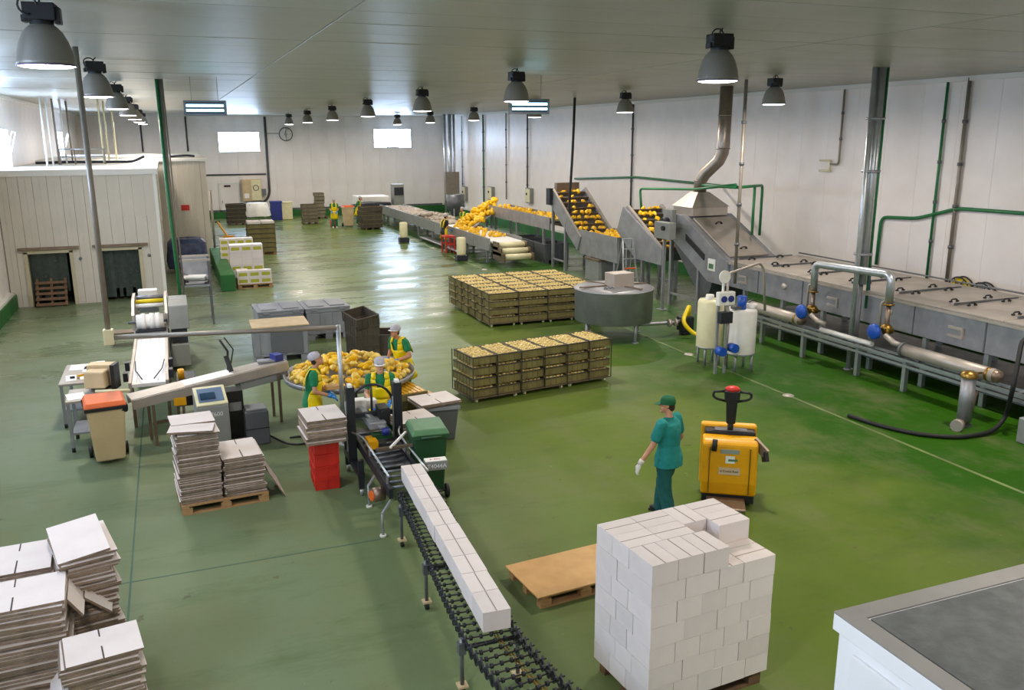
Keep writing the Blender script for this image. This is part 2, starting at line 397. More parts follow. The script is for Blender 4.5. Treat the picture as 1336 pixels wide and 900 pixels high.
# ================================================================ LAMPS
def make_lamp():
    t = thing('high_bay_lamp', 'grey bell-shaped high bay lamp with black gear box under the ceiling', 'lamp', (0, 0, 0), 0, 'high bay lamps hanging in rows')
    MB().lathe([(.085, .36), (.12, .335), (.16, .29), (.195, .22), (.222, .13), (.236, .05), (.24, .012), (.235, .012), (.215, .13), (.15, .29), (.07, .33)], (0, 0, 0), 28).build('reflector', 'lamp_shell', t)
    MB().torus((0, 0, .012), .241, .007, n=32).build('rim', 'lamp_rim', t)
    g = MB().lathe([(.001, -.012), (.12, -.008), (.2, 0), (.234, .012)], (0, 0, 0), 28).build('glowing_lens', 'lamp_glow', t)
    h = MB().box((0, 0, .455), (.25, .19, .14)).cyl((0, 0, .31), (0, 0, .39), .095, .1, 16).b(-.15, -.11, -.06, .06, .37, .43).b(.11, .16, -.06, .06, .36, .5)
    for k in range(5): h.b(-.127, .127, -.1+k*.045, -.085+k*.045, .39, .53)
    h.build('gear_box', 'lamp_black', t, bevel=.01)
    MB().tube([(0, 0, .525), (0, 0, .56), (.02, 0, .575), (.03, 0, .59)], .01, 6).build('hook', 'lamp_black', t)
    pts = [(-.06+.075*math.cos(a)-.02, -.1, .5+.075*math.sin(a)) for a in [i*.45 for i in range(12)]]
    MB().tube(pts, .009, 6).build('cable_loop', 'black_cable', t)
    return t
lamp = make_lamp()
ld = bpy.data.lights.new('lamp_light', 'AREA'); ld.shape = 'DISK'; ld.size = .42; ld.energy = LAMP_W; ld.color = (1.0, .90, .80); ld.spread = R(180)
LZ = ZC-.59*1.15
def place_lamp(x, y, first):
    o = lamp if first else dup(lamp, (0, 0, 0))
    o['label'] = 'grey bell-shaped high bay lamp with black gear box '+('in the row over the packing side' if x < 0 else 'in the row over the open floor' if x < 10 else 'in the row over the processing line'); o.scale = (1.15,)*3; o.location = (x, y, LZ); o.rotation_euler[2] = rnd.uniform(-.2, .2)
    l = bpy.data.objects.new('lamp_light', ld); col.objects.link(l); l.parent = o; l.location = (0, 0, -.02)
first = True
for k in range(7):
    y = 10.26+k*7.32
    for x in (-1.04, 7.0, 13.6):
        place_lamp(x, y, first); first = False
for x in (-1.04, 7.0, 13.6): place_lamp(x, 2.94, False)

def insect_lamp(x, y, label, W_=.95):
    t = thing('insect_lamp', label, 'insect lamp', (x, y, 5.86), R(-8))
    MB().b(-W_/2, W_/2, -.06, .1, -.17, .17).build('housing', 'dark_machine', t, bevel=.01)
    fr = MB().b(-W_/2, W_/2, -.09, -.06, -.17, -.13).b(-W_/2, W_/2, -.09, -.06, .13, .17).b(-W_/2, -W_/2+.05, -.09, -.06, -.13, .13).b(W_/2-.05, W_/2, -.09, -.06, -.13, .13); fr.build('front_frame', 'grey_paint', t)
    for z in (-.055, .055): MB().cyl((-W_/2+.06, -.085, z), (W_/2-.06, -.085, z), .028, n=10).build('tube', 'uv_glow', t)
    for x_ in (-.3, .3): MB().cyl((x_, .02, .17), (x_, .02, ZC-5.86), .006, n=6).build('hanger_wire', 'steel', t)
insect_lamp(*P(268, 141, 5.86)[:2], 'blue glowing insect lamp hung over the cold rooms')
insect_lamp(*P(690, 139, 5.86)[:2], 'blue glowing insect lamp hung over the processing line')

# ================================================================ COLD ROOMS
YC = 30.5
t = thing('cold_room', 'white ribbed cold room with two dark curtained doorways', 'cold room', (0, 0, 0))
doors = [(-4.3, -3.12), (-2.19, -1.1)]
edges = [-4.9, -4.6, -4.3, -3.91, -3.51, -3.12, -2.81, -2.5, -2.19, -1.83, -1.46, -1.1, -.75, -.4]
ZR = 4.12
for a, b_ in zip(edges[:-1], edges[1:]):
    z0 = 0.0
    for d0, d1 in doors:
        if a >= d0-.01 and b_ <= d1+.01: z0 = 1.66
    m_ = (a+b_)/2
    mb = MB().b(a+.004, m_-.004, YC, YC+.1, z0, ZR).b(m_+.004, b_-.004, YC, YC+.1, z0, ZR).b(m_-.004, m_+.004, YC+.008, YC+.1, z0, ZR)
    mb.build('panel', 'coldpanel', t)
n = 24; p = 9.3/n
first = None
for k in range(n):
    if first is None: first = MB().b(-.1, 0, .005, p-.005, 0, ZR).build('panel', 'coldpanel', t, loc=(-.4, YC+.1, 0))
    else: inst(first, (-.4, YC+.1+k*p, 0), parent=t)
MB().b(-4.9, -.3, YC-.06, 39.9, ZR, ZR+.1).b(-4.9, -.3, YC-.06, YC+.02, ZR-.08, ZR).b(-.38, -.3, YC+.02, 39.9, ZR-.08, ZR).build('roof', 'trim_white', t)
MB().b(-.46, -.36, YC-.02, YC+.06, 0, ZR-.08).build('corner_trim', 'trim_white', t)
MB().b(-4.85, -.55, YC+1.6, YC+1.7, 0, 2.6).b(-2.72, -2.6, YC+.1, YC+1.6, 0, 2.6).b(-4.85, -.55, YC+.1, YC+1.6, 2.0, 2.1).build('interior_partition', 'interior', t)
for i, (d0, d1) in enumerate(doors):
    MB().b(d0-.10, d0, YC-.05, YC+.3, 0, 1.72).b(d1, d1+.10, YC-.05, YC+.3, 0, 1.72).b(d0-.1, d1+.1, YC-.05, YC+.3, 1.66, 1.76).build('door_frame', 'door_frame', t)
    MB().b(d0-.25, d1+.3, YC-.12, YC-.05, 1.78, 1.86).build('door_track', 'steel_brown', t)
    n = 11; s_ = (d1-d0)/n
    for k in range(n):
        if i == 0 and k == 10: continue
        lo = .12 if rnd.random() < .8 else .4
        MB().box((d0+(k+.5)*s_, YC+.16+(k % 2)*.012, (1.66+lo)/2), (s_*1.06, .006, 1.66-lo), rz=rnd.uniform(-.12, .12)).build('curtain_strip', 'curtain', t)
    MB().lathe([(.001, .03), (.05, .03), (.05, 0)], (d1+.3, YC-.03, 1.45), 12, axis=Matrix.Rotation(math.pi/2, 3, 'X')).build('push_button', 'grey_paint', t)
# threshold strip and wooden rack at the doorway
t2 = thing('wooden_pallet', 'worn wooden pallet leaning in the dark cold room doorway', 'pallet', (-3.75, YC-.28, 0), 0)
mb_l = Matrix.Rotation(R(-28), 3, 'X')
for k in range(5): MB().box((0, 0.0+.1*k*math.tan(R(28))*1.6, .08+k*.16), (.9, .02, .09), rot=mb_l).build('board', 'wood_dark', t2)
for s in (-1, 0, 1): MB().bar((s*.4, .03, .0), (s*.4, .46, .84), .07, .05).build('bearer', 'wood_dark', t2)

t = thing('cold_room', 'second cream cold room set further back beside the blue wrapped load', 'cold room', (0, 0, 0))
Y2 = 40.0; n = 8; p = (1.55+.38)/n
for k in range(n):
    a = -.38+k*p; MB().b(a+.005, a+p-.005, Y2, Y2+.1, 0, 4.2).build('panel', 'coldpanel', t)
MB().b(-4.9, 1.62, Y2-.04, 52.5, 4.2, 4.3).build('roof', 'trim_white', t)
for k in range(12): 
    y = Y2+.1+k*1.03; MB().b(1.45, 1.55, y+.004, y+1.026, 0, 4.2).build('panel', 'coldpanel', t)
MB().b(.42, .75, Y2-.012, Y2-.001, 2.12, 2.36).build('red_sign', 'red_paint', t)
tag(MB().cyl((1.62, 39.2, 0), (1.62, 39.2, 3.0), .05, n=10).build('guard_post', 'conduit'), 'thin grey guard post at the corner of the cream cold room', 'post')

# clutter on the cold room roof
for i, (px, py) in enumerate([(58, 140), (66, 150), (74, 142), (84, 145), (92, 148), (133, 150), (140, 150), (150, 152)]):
    y = 34.5+i*1.0 if i < 5 else 37.0+(i-5)*.8
    q = PY(px, 185, y)
    tag(MB().cyl((q.x, y, ZR+.1), (q.x+rnd.uniform(-.02, .02), y, ZC), .035, n=8).build('roof_pipe', ['trim_white', 'trim_white', 'conduit', 'trim_white', 'conduit', 'cream_plastic', 'cream_plastic', 'cream_plastic'][i]),
        'thin %s vertical pipe rising from the cold room roof to the ceiling' % ('white' if i in (0, 1, 3) else 'grey' if i < 5 else 'cream'), 'pipe', 'vertical pipes on the cold room roof')
t = thing('roof_railing', 'grey tubular frame standing on the cold room roof', 'railing', (-2.9, 36.5, ZR+.1))
for x in (-.75, -.25, .25, .75): MB().cyl((x, 0, 0), (x, 0, .55), .03, n=8).build('upright', 'conduit', t)
MB().tube([(-.8, 0, .55), (.8, 0, .55)], .03).build('top_rail', 'galv', t); MB().tube([(-.8, 0, .28), (.8, 0, .28)], .025).build('mid_rail', 'galv', t)
tag(MB().tube([(-4.6, 37.5, ZR+.14), (-3.5, 37.7, ZR+.16), (-1.2, 37.4, ZR+.15), (-.8, 37.1, ZR+.35)], .05, 8, .2).build('refrigerant_pipe', 'dark_machine'), 'dark pipe lying across the cold room roof', 'pipe')
tag(MB().tube([(.2, 42, 4.36), (.9, 42, 4.4), (1.2, 42, 4.36)], .05, 8, .2).build('refrigerant_pipe', 'dark_machine'), 'short dark pipe on the cream cold room roof', 'pipe')

# ================================================================ COLUMNS, CONDUITS, FAR WALL FITTINGS
def conduit(name, pts, r, m, label, cat='pipe', clips=0, group=None, bend=.12):
    t = thing(name, label, cat, Vector(pts[0]), 0, group); o = Vector(pts[0])
    MB().tube([Vector(q)-o for q in pts], r, 10, bend if len(pts) > 2 else 0).build('pipe_run', m, t)
    for k in range(clips):
        q = Vector(pts[0]).lerp(Vector(pts[1]), (k+1)/(clips+1))-o
        MB().cyl(q-Vector((0, 0, .04)), q+Vector((0, 0, .04)), r*1.5, n=10).build('pipe_clip', 'steel_dark', t)
    return t
XW = XR-.16
for i, (px, zlo, m, r, lab) in enumerate([
        (1237, 1.5, 'green_pipe', .035, 'dark green upright pipe on the long wall behind the covered tunnel'),
        (1265, 1.4, 'conduit', .045, 'grey-brown upright pipe on the long wall above the hose reels'),
        (826, 1.2, 'dark_conduit', .04, 'grey upright conduit on the long wall behind the second elevator'),
        (688, 1.6, 'dark_conduit', .04, 'dark upright conduit on the long wall ending at a switch box'),
        (660, 1.6, 'conduit', .035, 'pale upright conduit on the long wall, between the green and dark ones'),
        (630, 1.0, 'green_pipe', .05, 'green upright pipe on the long wall near the far end'),
        (602, 1.0, 'conduit', .03, 'thin grey upright conduit on the long wall near the far pillar')]):
    y = PX(px, 150 if px < 1000 else 108, XW).y
    conduit('wall_pipe', [(XW, y, ZC-.05), (XW, y, zlo)], r, m, lab, clips=4)
q1 = PX(1103, 108, XW); q2 = PX(1097, 210, XW)
t = conduit('wall_conduit', [(XW, q1.y, ZC-.05), (XW, q1.y, 4.35), (XW, q1.y+.35, 4.35)], .03, 'conduit', 'thin drop conduit ending in a small bracket on the long wall', 'conduit', 2)
MB().tube([(0, .35, 4.5-ZC), (0, .8, 4.5-ZC)], .03).tube([(0, .35, 4.2-ZC), (0, .8, 4.2-ZC)], .03).tube([(0, .35, 4.2-ZC), (0, .35, 4.5-ZC)], .03).build('bracket', 'cream_plastic', t)
conduit('wall_pipe', [PX(1336, 278, XW)+Vector((0, -4, .05)), PX(1250, 272, XW), PX(1195, 285, XW), PX(1150, 283, XW), PX(1143, 345, XW)], .045, 'green_pipe', 'bent green water pipe across the long wall above the tunnel', bend=.2)
t = conduit('wall_pipe', [PX(750, 233, XW), PX(830, 231, XW), PX(940, 242, XW), (15.2, PX(965, 243, XW).y-2, 3.7), (14.02, 19.4, 3.85)], .045, 'green_pipe', 'green water pipe network along the wall and out over the elevators', bend=.2)
o_ = PX(750, 233, XW)
for pts in ([PX(837, 276, 14.9), PX(835, 246, 14.9), PX(905, 247, 14.9), PX(960, 241, 14.3)], [(14.05, 19.45, 3.84), (16.2, 21.2, 3.76), (16.2, 21.2, 2.3)], [(15.5, 20.63, 3.79), (15.5, 20.63, 2.4)]):
    MB().tube([Vector(q)-o_ for q in pts], .04, 10, .15 if len(pts) > 2 else 0).build('drop_pipe', 'green_pipe', t)
conduit('hanging_cable', [PX(750, 125, 14.4), PX(747, 200, 14.4), PX(743, 262, 14.4), PX(742, 300, 14.4)], .05, 'black_cable', 'black cable drop beside the tall elevator', 'cable', bend=.5)
q = P(972, 108, ZC)
conduit('drop_pipe', [(14.0, 19.25, ZC), (14.0, 19.25, 1.3)], .045, 'conduit', 'tall grey drop pipe from ceiling down to the inclined tunnel inlet', clips=4)
# silver pillar by the tunnel
t = thing('service_pillar', 'tall silver double-pipe pillar from floor to ceiling by the tunnel', 'pillar', (14.08, 14.85, 0))
MB().cyl((-.06, 0, 0), (-.06, 0, ZC), .055, n=14).build('slim_pipe', 'galv', t)
rib = MB()
for k in range(6): a = math.pi*2*k/6; rib.cyl((.14+.075*math.cos(a), .05+.075*math.sin(a), 1.95), (.14+.075*math.cos(a), .05+.075*math.sin(a), ZC), .05, n=10)
rib.build('cable_duct', 'galv', t)
MB().cyl((.14, .05, 0), (.14, .05, 1.95), .05, n=10).build('duct_foot', 'steel_dark', t)
MB().cyl((.27, -.02, 1.4), (.27, -.02, ZC), .03, n=8).build('green_line', 'green_pipe', t)
MB().tube([(.33, .05, ZC), (.33, .05, 3.2), (.36, -.02, 1.2)], .018, 6).build('blue_line', 'blue_plastic', t)
for z in (2.6, 4.4, 5.5): MB().cyl((.1, .03, z), (.1, .03, z+.05), .2, n=16).build('clamp', 'steel', t)
MB().cyl((-.06, 0, 0), (-.06, 0, .03), .1, n=14).build('foot_plate', 'steel', t)
# far right pillar pair
t = thing('steel_pillar', 'grey steel pillar pair with control cabinet in the far corner', 'pillar', (17.3, 55.5, 0))
for dx, r in ((-.25, .09), (.1, .12), (.38, .08)): MB().cyl((dx, 0, 0), (dx, 0, ZC), r, n=12).build('tube', 'galv', t)
MB().b(-.35, .6, -.35, -.12, 1.0, 2.9).build('control_cabinet', 'conduit', t, bevel=.01)

# left ceiling poles with cross pipe
t = thing('cable_gantry', 'grey pipe gantry dropping from the ceiling, crossing over to a floor post', 'pipe frame', (-1.16, 15.6, 0))
MB().cyl((0, 0, 2.0), (0, 0, ZC-.004), .045, n=10).build('drop_pole', 'conduit', t)
MB().box((0, -.02, 1.95), (.16, .14, .26)).build('junction_box', 'cream_plastic', t, bevel=.01)
MB().tube([(0, 0, 1.93), (3.6, -1.35, 2.08)], .04).build('cross_pipe', 'conduit', t)
MB().cyl((3.6, -1.35, 0), (3.6, -1.35, 2.12), .04, n=10).build('floor_post', 'galv', t)
MB().cyl((3.6, -1.35, 0), (3.6, -1.35, .02), .1, n=12).build('foot', 'galv', t)
t = thing('drop_pole', 'grey pole with green hose dropping from ceiling to the packing machine', 'pole', (.02, 23.6, 0))
MB().cyl((0, 0, 0), (0, 0, ZC), .045, n=10).build('pole', 'conduit', t)
MB().tube([(-.07, -.05, ZC), (-.06, -.08, 4.2), (-.03, -.1, 2.6), (.02, -.12, .4)], .04, 8).build('green_hose', 'green_pipe', t)
MB().tube([(.06, -.06, ZC), (.09, -.08, 3.0), (.12, -.1, 1.0)], .02, 6).build('grey_cable', 'conduit', t)
for i, (x, lab) in enumerate([(1.35, 'upright conduit on the far wall left of the window'), (-1.3, 'upright conduit on the far wall above the cold room roof')]):
    conduit('wall_conduit', [(x, YB-.12, ZC-.1), (x, YB-.12, 4.3)], .05, 'dark_conduit', lab, 'conduit')
t = conduit('wall_conduit', [(6.2, YB-.14, ZC-.1), (6.2, YB-.14, 1.5), (5.9, YB-.14, 1.0), (5.0, YB-.14, .95)], .08, 'dark_conduit', 'thick dark conduit down the far wall beside the beige control cabinet', 'conduit', bend=.3)
conduit('cable_tray', [(2.3, YB-.15, 2.8), (6.05, YB-.15, 2.8)], .05, 'dark_conduit', 'dark cable tray across the far wall above the door', 'cable tray')
t = thing('control_cabinet', 'beige wall-hung control cabinet on the far wall', 'cabinet', (5.05, YB-.10, 1.1))
MB().b(-.6, .6, -.5, 0, 0, 1.4).build('body', 'beige_board', t, bevel=.02); MB().b(-.02, .56, -.53, -.501, .05, 1.35).build('door', 'cream_plastic', t); MB().b(-.5, -.2, -.51, -.501, .2, .5).build('notice', 'paper', t)
MB().torus((.25, -.54, .85), .17, .02, 'y').build('round_gauge', 'dark_machine', t); MB().b(.62, .9, -.3, 0, .35, .75).build('switch_box', 'grey_paint', t)
t = thing('wall_fan', 'round silver fan with paddle blades on the far wall', 'fan', (7.47, YB-.3, 5.35))
MB().torus((0, 0, 0), .42, .035, 'y', 28).build('ring', 'steel_dark', t)
for k in range(5):
    a = 2*math.pi*k/5+.3; M_ = Matrix.Rotation(-a, 3, 'Y') @ Matrix.Rotation(.5, 3, 'X')
    MB().box(Matrix.Rotation(-a, 3, 'Y') @ Vector((0, 0, .24)), (.2, .015, .3), rot=M_).build('blade', 'white_plastic', t)
MB().cyl((0, -.06, 0), (0, .2, 0), .09, n=14).build('motor', 'steel', t)
MB().b(-.03, .03, .0, .19, -.42, .42).build('mount', 'steel_dark', t)
MB().b(-1.2, -.4, .12, .17, .03, .07).build('supply_conduit', 'dark_conduit', t)
for i, (px, py, wd, h, m, lab) in enumerate([(607, 252, .7, .9, 'grey_machine', 'light grey switch box on the long wall with round knob'), (641, 252, .8, .8, 'grey_machine', 'grey wall box behind the heap of peppers'), (691, 255, .7, .8, 'grey_machine', 'brownish switch box at the end of the dark conduit')]):
    q = PX(px, py, XW); t = thing('switch_box', lab, 'switch box', (XR-.08, q.y, q.z-h/2))
    MB().b(-.2, 0, -wd/2, wd/2, 0, h).build('body', m, t, bevel=.01); MB().b(-.215, -.2, -wd/2+.05, wd/2-.05, .05, h-.05).build('door', 'cream_plastic', t); MB().cyl((-.25, .1, h*.6), (-.215, .1, h*.6), .07, n=12).build('knob', 'dark_machine', t)
# ================================================================ PROCESSING LINE
# ---- covered tunnel
TX0, TX1, TY0, TY1 = 14.36, 16.7, 7.0, 20.0
t = thing('cooling_tunnel', 'long stainless covered tunnel on legs with black-handled lids', 'processing tunnel', (0, 0, 0))
MB().b(TX0, TX1, TY0, TY1, 1.08, 1.74).build('trough', 'steel', t, bevel=.01)
MB().b(TX0-.06, TX1+.05, TY0, TY1, 1.70, 1.76).build('rim', 'steel_lid', t)
MB().tube([(TX1, TY0, 1.9), (TX1, TY1, 1.9)], .02).build('back_rail', 'steel_dark', t)
lid0 = None; nl = 9; lp = (TY1-TY0)/nl
hm = MB().tube([(-.09, 0, 0), (-.07, 0, .06), (.07, 0, .06), (.09, 0, 0)], .016, 6, .03).b(-.12, -.06, -.02, .02, 0, .03).b(.06, .12, -.02, .02, 0, .03).mesh('handle', 'black')
for k in range(nl):
    y0 = TY0+k*lp
    lid = MB().add([(TX0-.04, y0+.01, 1.765), (TX1+.02, y0+.01, 1.80), (TX1+.02, y0+lp-.01, 1.80), (TX0-.04, y0+lp-.01, 1.765), (TX0-.04, y0+.01, 1.80), (TX1+.02, y0+.01, 1.84), (TX1+.02, y0+lp-.01, 1.84), (TX0-.04, y0+lp-.01, 1.80)],
        [(0, 3, 2, 1), (4, 5, 6, 7), (0, 1, 5, 4), (1, 2, 6, 5), (2, 3, 7, 6), (3, 0, 4, 7)]).build('lid', 'steel_lid', t, bevel=.006)
    MB().b(TX0+.3, TX1-.25, y0+lp-.03, y0+lp+.0, 1.815, 1.86).build('seam_bar', 'steel_dark', lid)
    for (hx, hy) in ((TX0+.55, .22), (TX0+1.5, .22), (TX0+.55, lp-.22), (TX0+1.5, lp-.22)):
        h = bpy.data.objects.new('handle', hm); col.objects.link(h); h.parent = lid; h.location = (hx, y0+hy, 1.815+(hx-TX0)*.015)
for k in range(7):
    y = 8.2+k*1.75
    MB().b(TX0-.012, TX0, y, y+.03, 1.1, 1.7).build('side_rib', 'steel_dark', t)
    if k % 2 == 0: MB().b(TX0-.05, TX0, y+.5, y+.85, 1.25, 1.30).b(TX0-.05, TX0, y+.5, y+.85, 1.42, 1.47).b(TX0-.05, TX0, y+.5, y+.54, 1.3, 1.42).build('hatch_bracket', 'steel_lid', t)
    else: MB().lathe([(.001, .05), (.06, .05), (.09, .02), (.1, 0)], (TX0, y+.7, 1.45), 14, axis=Matrix.Rotation(-math.pi/2, 3, 'Y')).build('inspection_port', 'steel_lid', t)
for y in (8.3, 10.2, 11.7, 13.2, 14.7, 16.3, 17.8, 19.4):
    for x in (TX0+.12, TX1-.15): MB().b(x-.05, x+.05, y-.05, y+.05, 0, 1.08).build('leg', 'galv', t)
MB().b(TX0, TX1, 8, TY1, .3, .36).build('drip_tray', 'steel_dark', t)
# cable tray on posts in front
t = thing('pipe_rack', 'steel ladder-type pipe rack on legs along the tunnel front', 'pipe rack', (0, 0, 0))
for x, z in ((13.72, .70), (13.98, .70), (13.72, .58), (13.98, .58)): MB().b(x-.015, x+.015, 8, 18.6, z-.025, z+.025).build('rail', 'galv', t)
for k in range(24): MB().b(13.735, 13.965, 8.2+k*.45, 8.23+k*.45, .68, .70).build('rung', 'steel', t)
for y in (8.9, 10.2, 11.6, 13.06, 14.4, 16.19, 17.75): MB().b(13.8, 13.9, y-.045, y+.045, 0, .72).build('leg', 'galv', t)
# heat exchanger tubes
def hx(y0, y1, label, r=.13):
    t = thing('steel_cylinder', label, 'pipe', (13.82, y0, .88))
    MB().cyl((0, 0, 0), (0, y1-y0, 0), r, n=20).build('shell', 'steel_lid', t)
    MB().lathe([(r, 0), (r*.9, .06), (r*.6, .1), (.001, .12)], (0, 0, 0), 18, axis=Matrix.Rotation(math.pi/2, 3, 'X')).build('end_cap', 'steel_brown', t)
    MB().cyl((0, y1-y0, 0), (0, y1-y0+.05, 0), r*1.25, n=18).build('flange', 'steel_dark', t)
    MB().cyl((0, .1, 0), (0, .16, 0), r*1.06, n=18).build('band', 'brass', t)
    for y in (.4, y1-y0-.4): MB().b(-.06, .06, y-.03, y+.03, -.155, -r+.02).build('saddle', 'steel_dark', t)
hx(10.95, 13.1, 'large steel cylinder lying on the rack beside the upright filter vessel')
hx(16.3, 18.2, 'large steel cylinder lying on the rack behind the white dosing tank')
tag(MB().tube([(13.82, 14.0, .80), (13.82, 15.6, .80)], .055, 10).build('white_pipe', 'white_plastic'), 'short white pipe lying on the rack beside the silver pillar', 'pipe')
# galvanised arch with valves
t = thing('pipe_arch', 'galvanised pipe arch bridging two blue valve wheels over the rack', 'pipe', (13.82, 0, 0))
MB().tube([(0, 15.95, 1.65), (0, 15.95, 2.28), (0, 13.65, 2.36), (0, 13.65, 1.75)], .085, 14, .16).build('arch', 'galv', t)
for y, zb in ((15.95, 1.65), (13.65, 1.75)):
    MB().cyl((0, y, zb-.03), (0, y, zb), .12, n=16).build('flange', 'brass', t)
    MB().tube([(0, y, zb), (0, y, 1.0)], .055, 10).build('riser', 'steel_brown', t)
    v = MB().ell((0, y, 1.22), (.12, .13, .11)).cyl((-.1, y-.05, 1.18), (.1, y-.05, 1.18), .07, n=12); v.build('valve_body', 'brass', t)
    MB().lathe([(.001, .09), (.13, .085), (.165, .06), (.17, .0), (.12, -.03), (.001, -.03)], (-.2, y+.1, 1.15), 20, axis=Matrix.Rotation(-math.pi/2, 3, 'Y')).build('valve_wheel', 'blue_paint', t)
    MB().tube([(-.1, y-.1, 1.1), (-.12, y-.35, 1.0), (0, y-.5, .95)], .06, 8).build('elbow', 'steel_lid', t)
    MB().tube([(.1, y+.3, 1.0), (.1, y+.3, 1.75), (.2, y+.05, 1.8)], .03, 8, .1).build('bypass_pipe', 'steel_lid', t)
# upright filter vessel with elbow
t = thing('filter_vessel', 'upright steel filter vessel with elbow pipe standing on the floor', 'vessel', (13.15, 10.95, 0))
MB().cyl((0, 0, .12), (0, 0, .93), .125, n=20).build('body', 'steel', t)
MB().lathe([(.15, .93), (.15, .98), (.12, 1.03), (.001, 1.06)], (0, 0, 0), 18).build('cap', 'brass', t)
MB().tube([(-.28, -.12, .1), (-.1, -.05, .1), (.12, .05, .1), (.35, .2, .2), (.45, .25, .45), (.7, .4, .5)], .07, 10).build('elbow_pipe', 'steel_brown', t)
MB().cyl((-.36, -.16, .1), (-.26, -.12, .1), .11, n=14).build('coupling', 'steel_lid', t)
MB().b(.0, .3, -.02, .02, .97, 1.0).build('lever', 'brass', t)
MB().b(-.1, .1, -.1, .1, 0, .06).build('foot', 'steel_dark', t)
q = [P(1107, 542, .04), P(1150, 556, .04), P(1200, 567, .04), P(1250, 571, .04), P(1295, 564, .05), P(1312, 545, .2), PX(1322, 505, 13.4), PX(1334, 440, 13.9), (14.12, 10.3, 1.72)]
tag(MB().tube(q, .04, 8, .25).build('hose', 'black_rubber'), 'black rubber hose lying on the green floor by the filter vessel', 'hose')
tag(MB().b(13.3, 13.9, 9.2, 10.0, .0, .45).build('pump_box', 'grey_machine', bevel=.02), 'grey pump housing on the floor past the filter vessel', 'pump')
# hose reels on the wall
for (px, py, m, lab) in ((1250, 377, 'yellow_hose', 'hose reel with a yellow hose on the long wall'), (1279, 385, 'galv', 'open wire hose reel with pale hose on the long wall')):
    q = PX(px, py, XR-.3); t = thing('hose_reel', lab, 'hose reel', (XR-.09, q.y, q.z))
    MB().torus((-.22, 0, 0), .3, .02, 'x', 24).torus((-.05, 0, 0), .3, .02, 'x', 24).build('rims', 'dark_machine', t)
    for r_ in (.22, .265): MB().torus((-.14, 0, 0), r_-.02, .05, 'x', 24).build('hose_coil', m, t)
    MB().cyl((-.26, 0, 0), (0, 0, 0), .1, n=14).build('hub', 'dark_machine', t)
    for k in range(6): a = k*math.pi/3; MB().tube([(-.22, 0, 0), (-.22, .3*math.cos(a), .3*math.sin(a))], .012, 6).build('spoke', 'dark_machine', t)
# ---- inclined inlet with hood
t = thing('inlet_elevator', 'inclined stainless inlet of the tunnel with lidded chute', 'elevator', (0, 0, 0))
MB().prism([(20.0, 1.08), (20.0, 1.76), (22.35, 2.86), (23.15, 2.86), (23.15, 2.2), (22.6, 1.95), (20.9, 1.08)], 14.25, 16.0, 'x').build('chute_body', 'steel', t, bevel=.01)
lid = MB().add([(14.45, 20.15, 1.85), (15.75, 20.15, 1.85), (15.75, 22.1, 2.76), (14.45, 22.1, 2.76), (14.45, 20.13, 1.90), (15.75, 20.13, 1.90), (15.75, 22.08, 2.81), (14.45, 22.08, 2.81)], [(0, 3, 2, 1), (4, 5, 6, 7), (0, 1, 5, 4), (1, 2, 6, 5), (2, 3, 7, 6), (3, 0, 4, 7)]).build('lid', 'steel_lid', t, bevel=.01)
for (x, f_) in ((15.1, .8), (15.1, .15)):
    h = bpy.data.objects.new('handle', hm); col.objects.link(h); h.parent = lid; h.location = (x, 20.15+1.95*f_, 1.91+.91*f_); h.rotation_euler = (math.atan2(.91, 1.95), 0, 0)
MB().prism([(20.8, 1.08), (22.9, 2.2), (22.9, 1.9), (21.4, .55), (21.0, .55)], 14.35, 15.6, 'x').build('drop_hopper', 'steel_dark', t)
MB().prism([(21.1, 1.85), (22.1, 2.33), (22.1, 2.15), (21.1, 1.67)], 14.22, 14.25, 'x').build('slot_window', 'black', t)
MB().b(14.235, 14.25, 20.55, 20.9, 1.42, 1.76).build('warning_plate', 'label_white', t); MB().b(14.228, 14.235, 20.62, 20.84, 1.48, 1.62).build('warning_sticker', 'green_lid', t)
MB().b(14.1, 14.25, 22.7, 23.2, 2.3, 3.0).build('end_plate', 'grey_machine', t, bevel=.01); MB().cyl((13.9, 22.95, 2.6), (14.1, 22.95, 2.6), .16, n=16).build('drive_motor', 'dark_machine', t)
for (x, y, z) in ((14.35, 21.5, 1.5), (14.35, 23.05, 2.2), (15.9, 21.5, 1.5), (15.9, 23.05, 2.2)): MB().b(x-.05, x+.05, y-.05, y+.05, 0, z).build('leg', 'steel', t)
for x in (14.35, 15.9): MB().bar((x, 23.05, .4), (x, 21.5, .4), .06).build('stretcher', 'steel', t)
t = thing('exhaust_hood', 'steel extraction hood with a bent duct rising to the ceiling', 'hood', (15.05, 22.65, 2.84))
MB().b(-.62, .62, -.55, .52, 0, .26).build('skirt', 'steel_lid', t, bevel=.01)
MB().add([(-.66, -.58, .26), (.66, -.58, .26), (.66, .55, .26), (-.66, .55, .26), (-.2, -.15, .68), (.2, -.15, .68), (.2, .25, .68), (-.2, .25, .68)], [(0, 3, 2, 1), (4, 5, 6, 7), (0, 1, 5, 4), (1, 2, 6, 5), (2, 3, 7, 6), (3, 0, 4, 7)]).build('pyramid', 'steel_lid', t)
zt = ZC-2.84
MB().tube([(0, .05, .68), (.0, .05, 1.0), (.05, -.1, 1.22), (.28, -.45, 1.62), (.32, -.55, 1.85), (.32, -.58, 2.0), (.32, -.6, zt)], .19, 18).build('duct', 'duct', t)
for z in (1.0, 1.95, 2.9): MB().cyl(((0 if z < 1.1 else .32), (.05 if z < 1.1 else -.58), z), ((0 if z < 1.1 else .32), (.05 if z < 1.1 else -.58), z+.03), .205, n=18).build('duct_joint', 'duct', t)
t = thing('control_box', 'grey operator box with black knob on a post by the inlet', 'control box', (13.75, 22.5, 0))
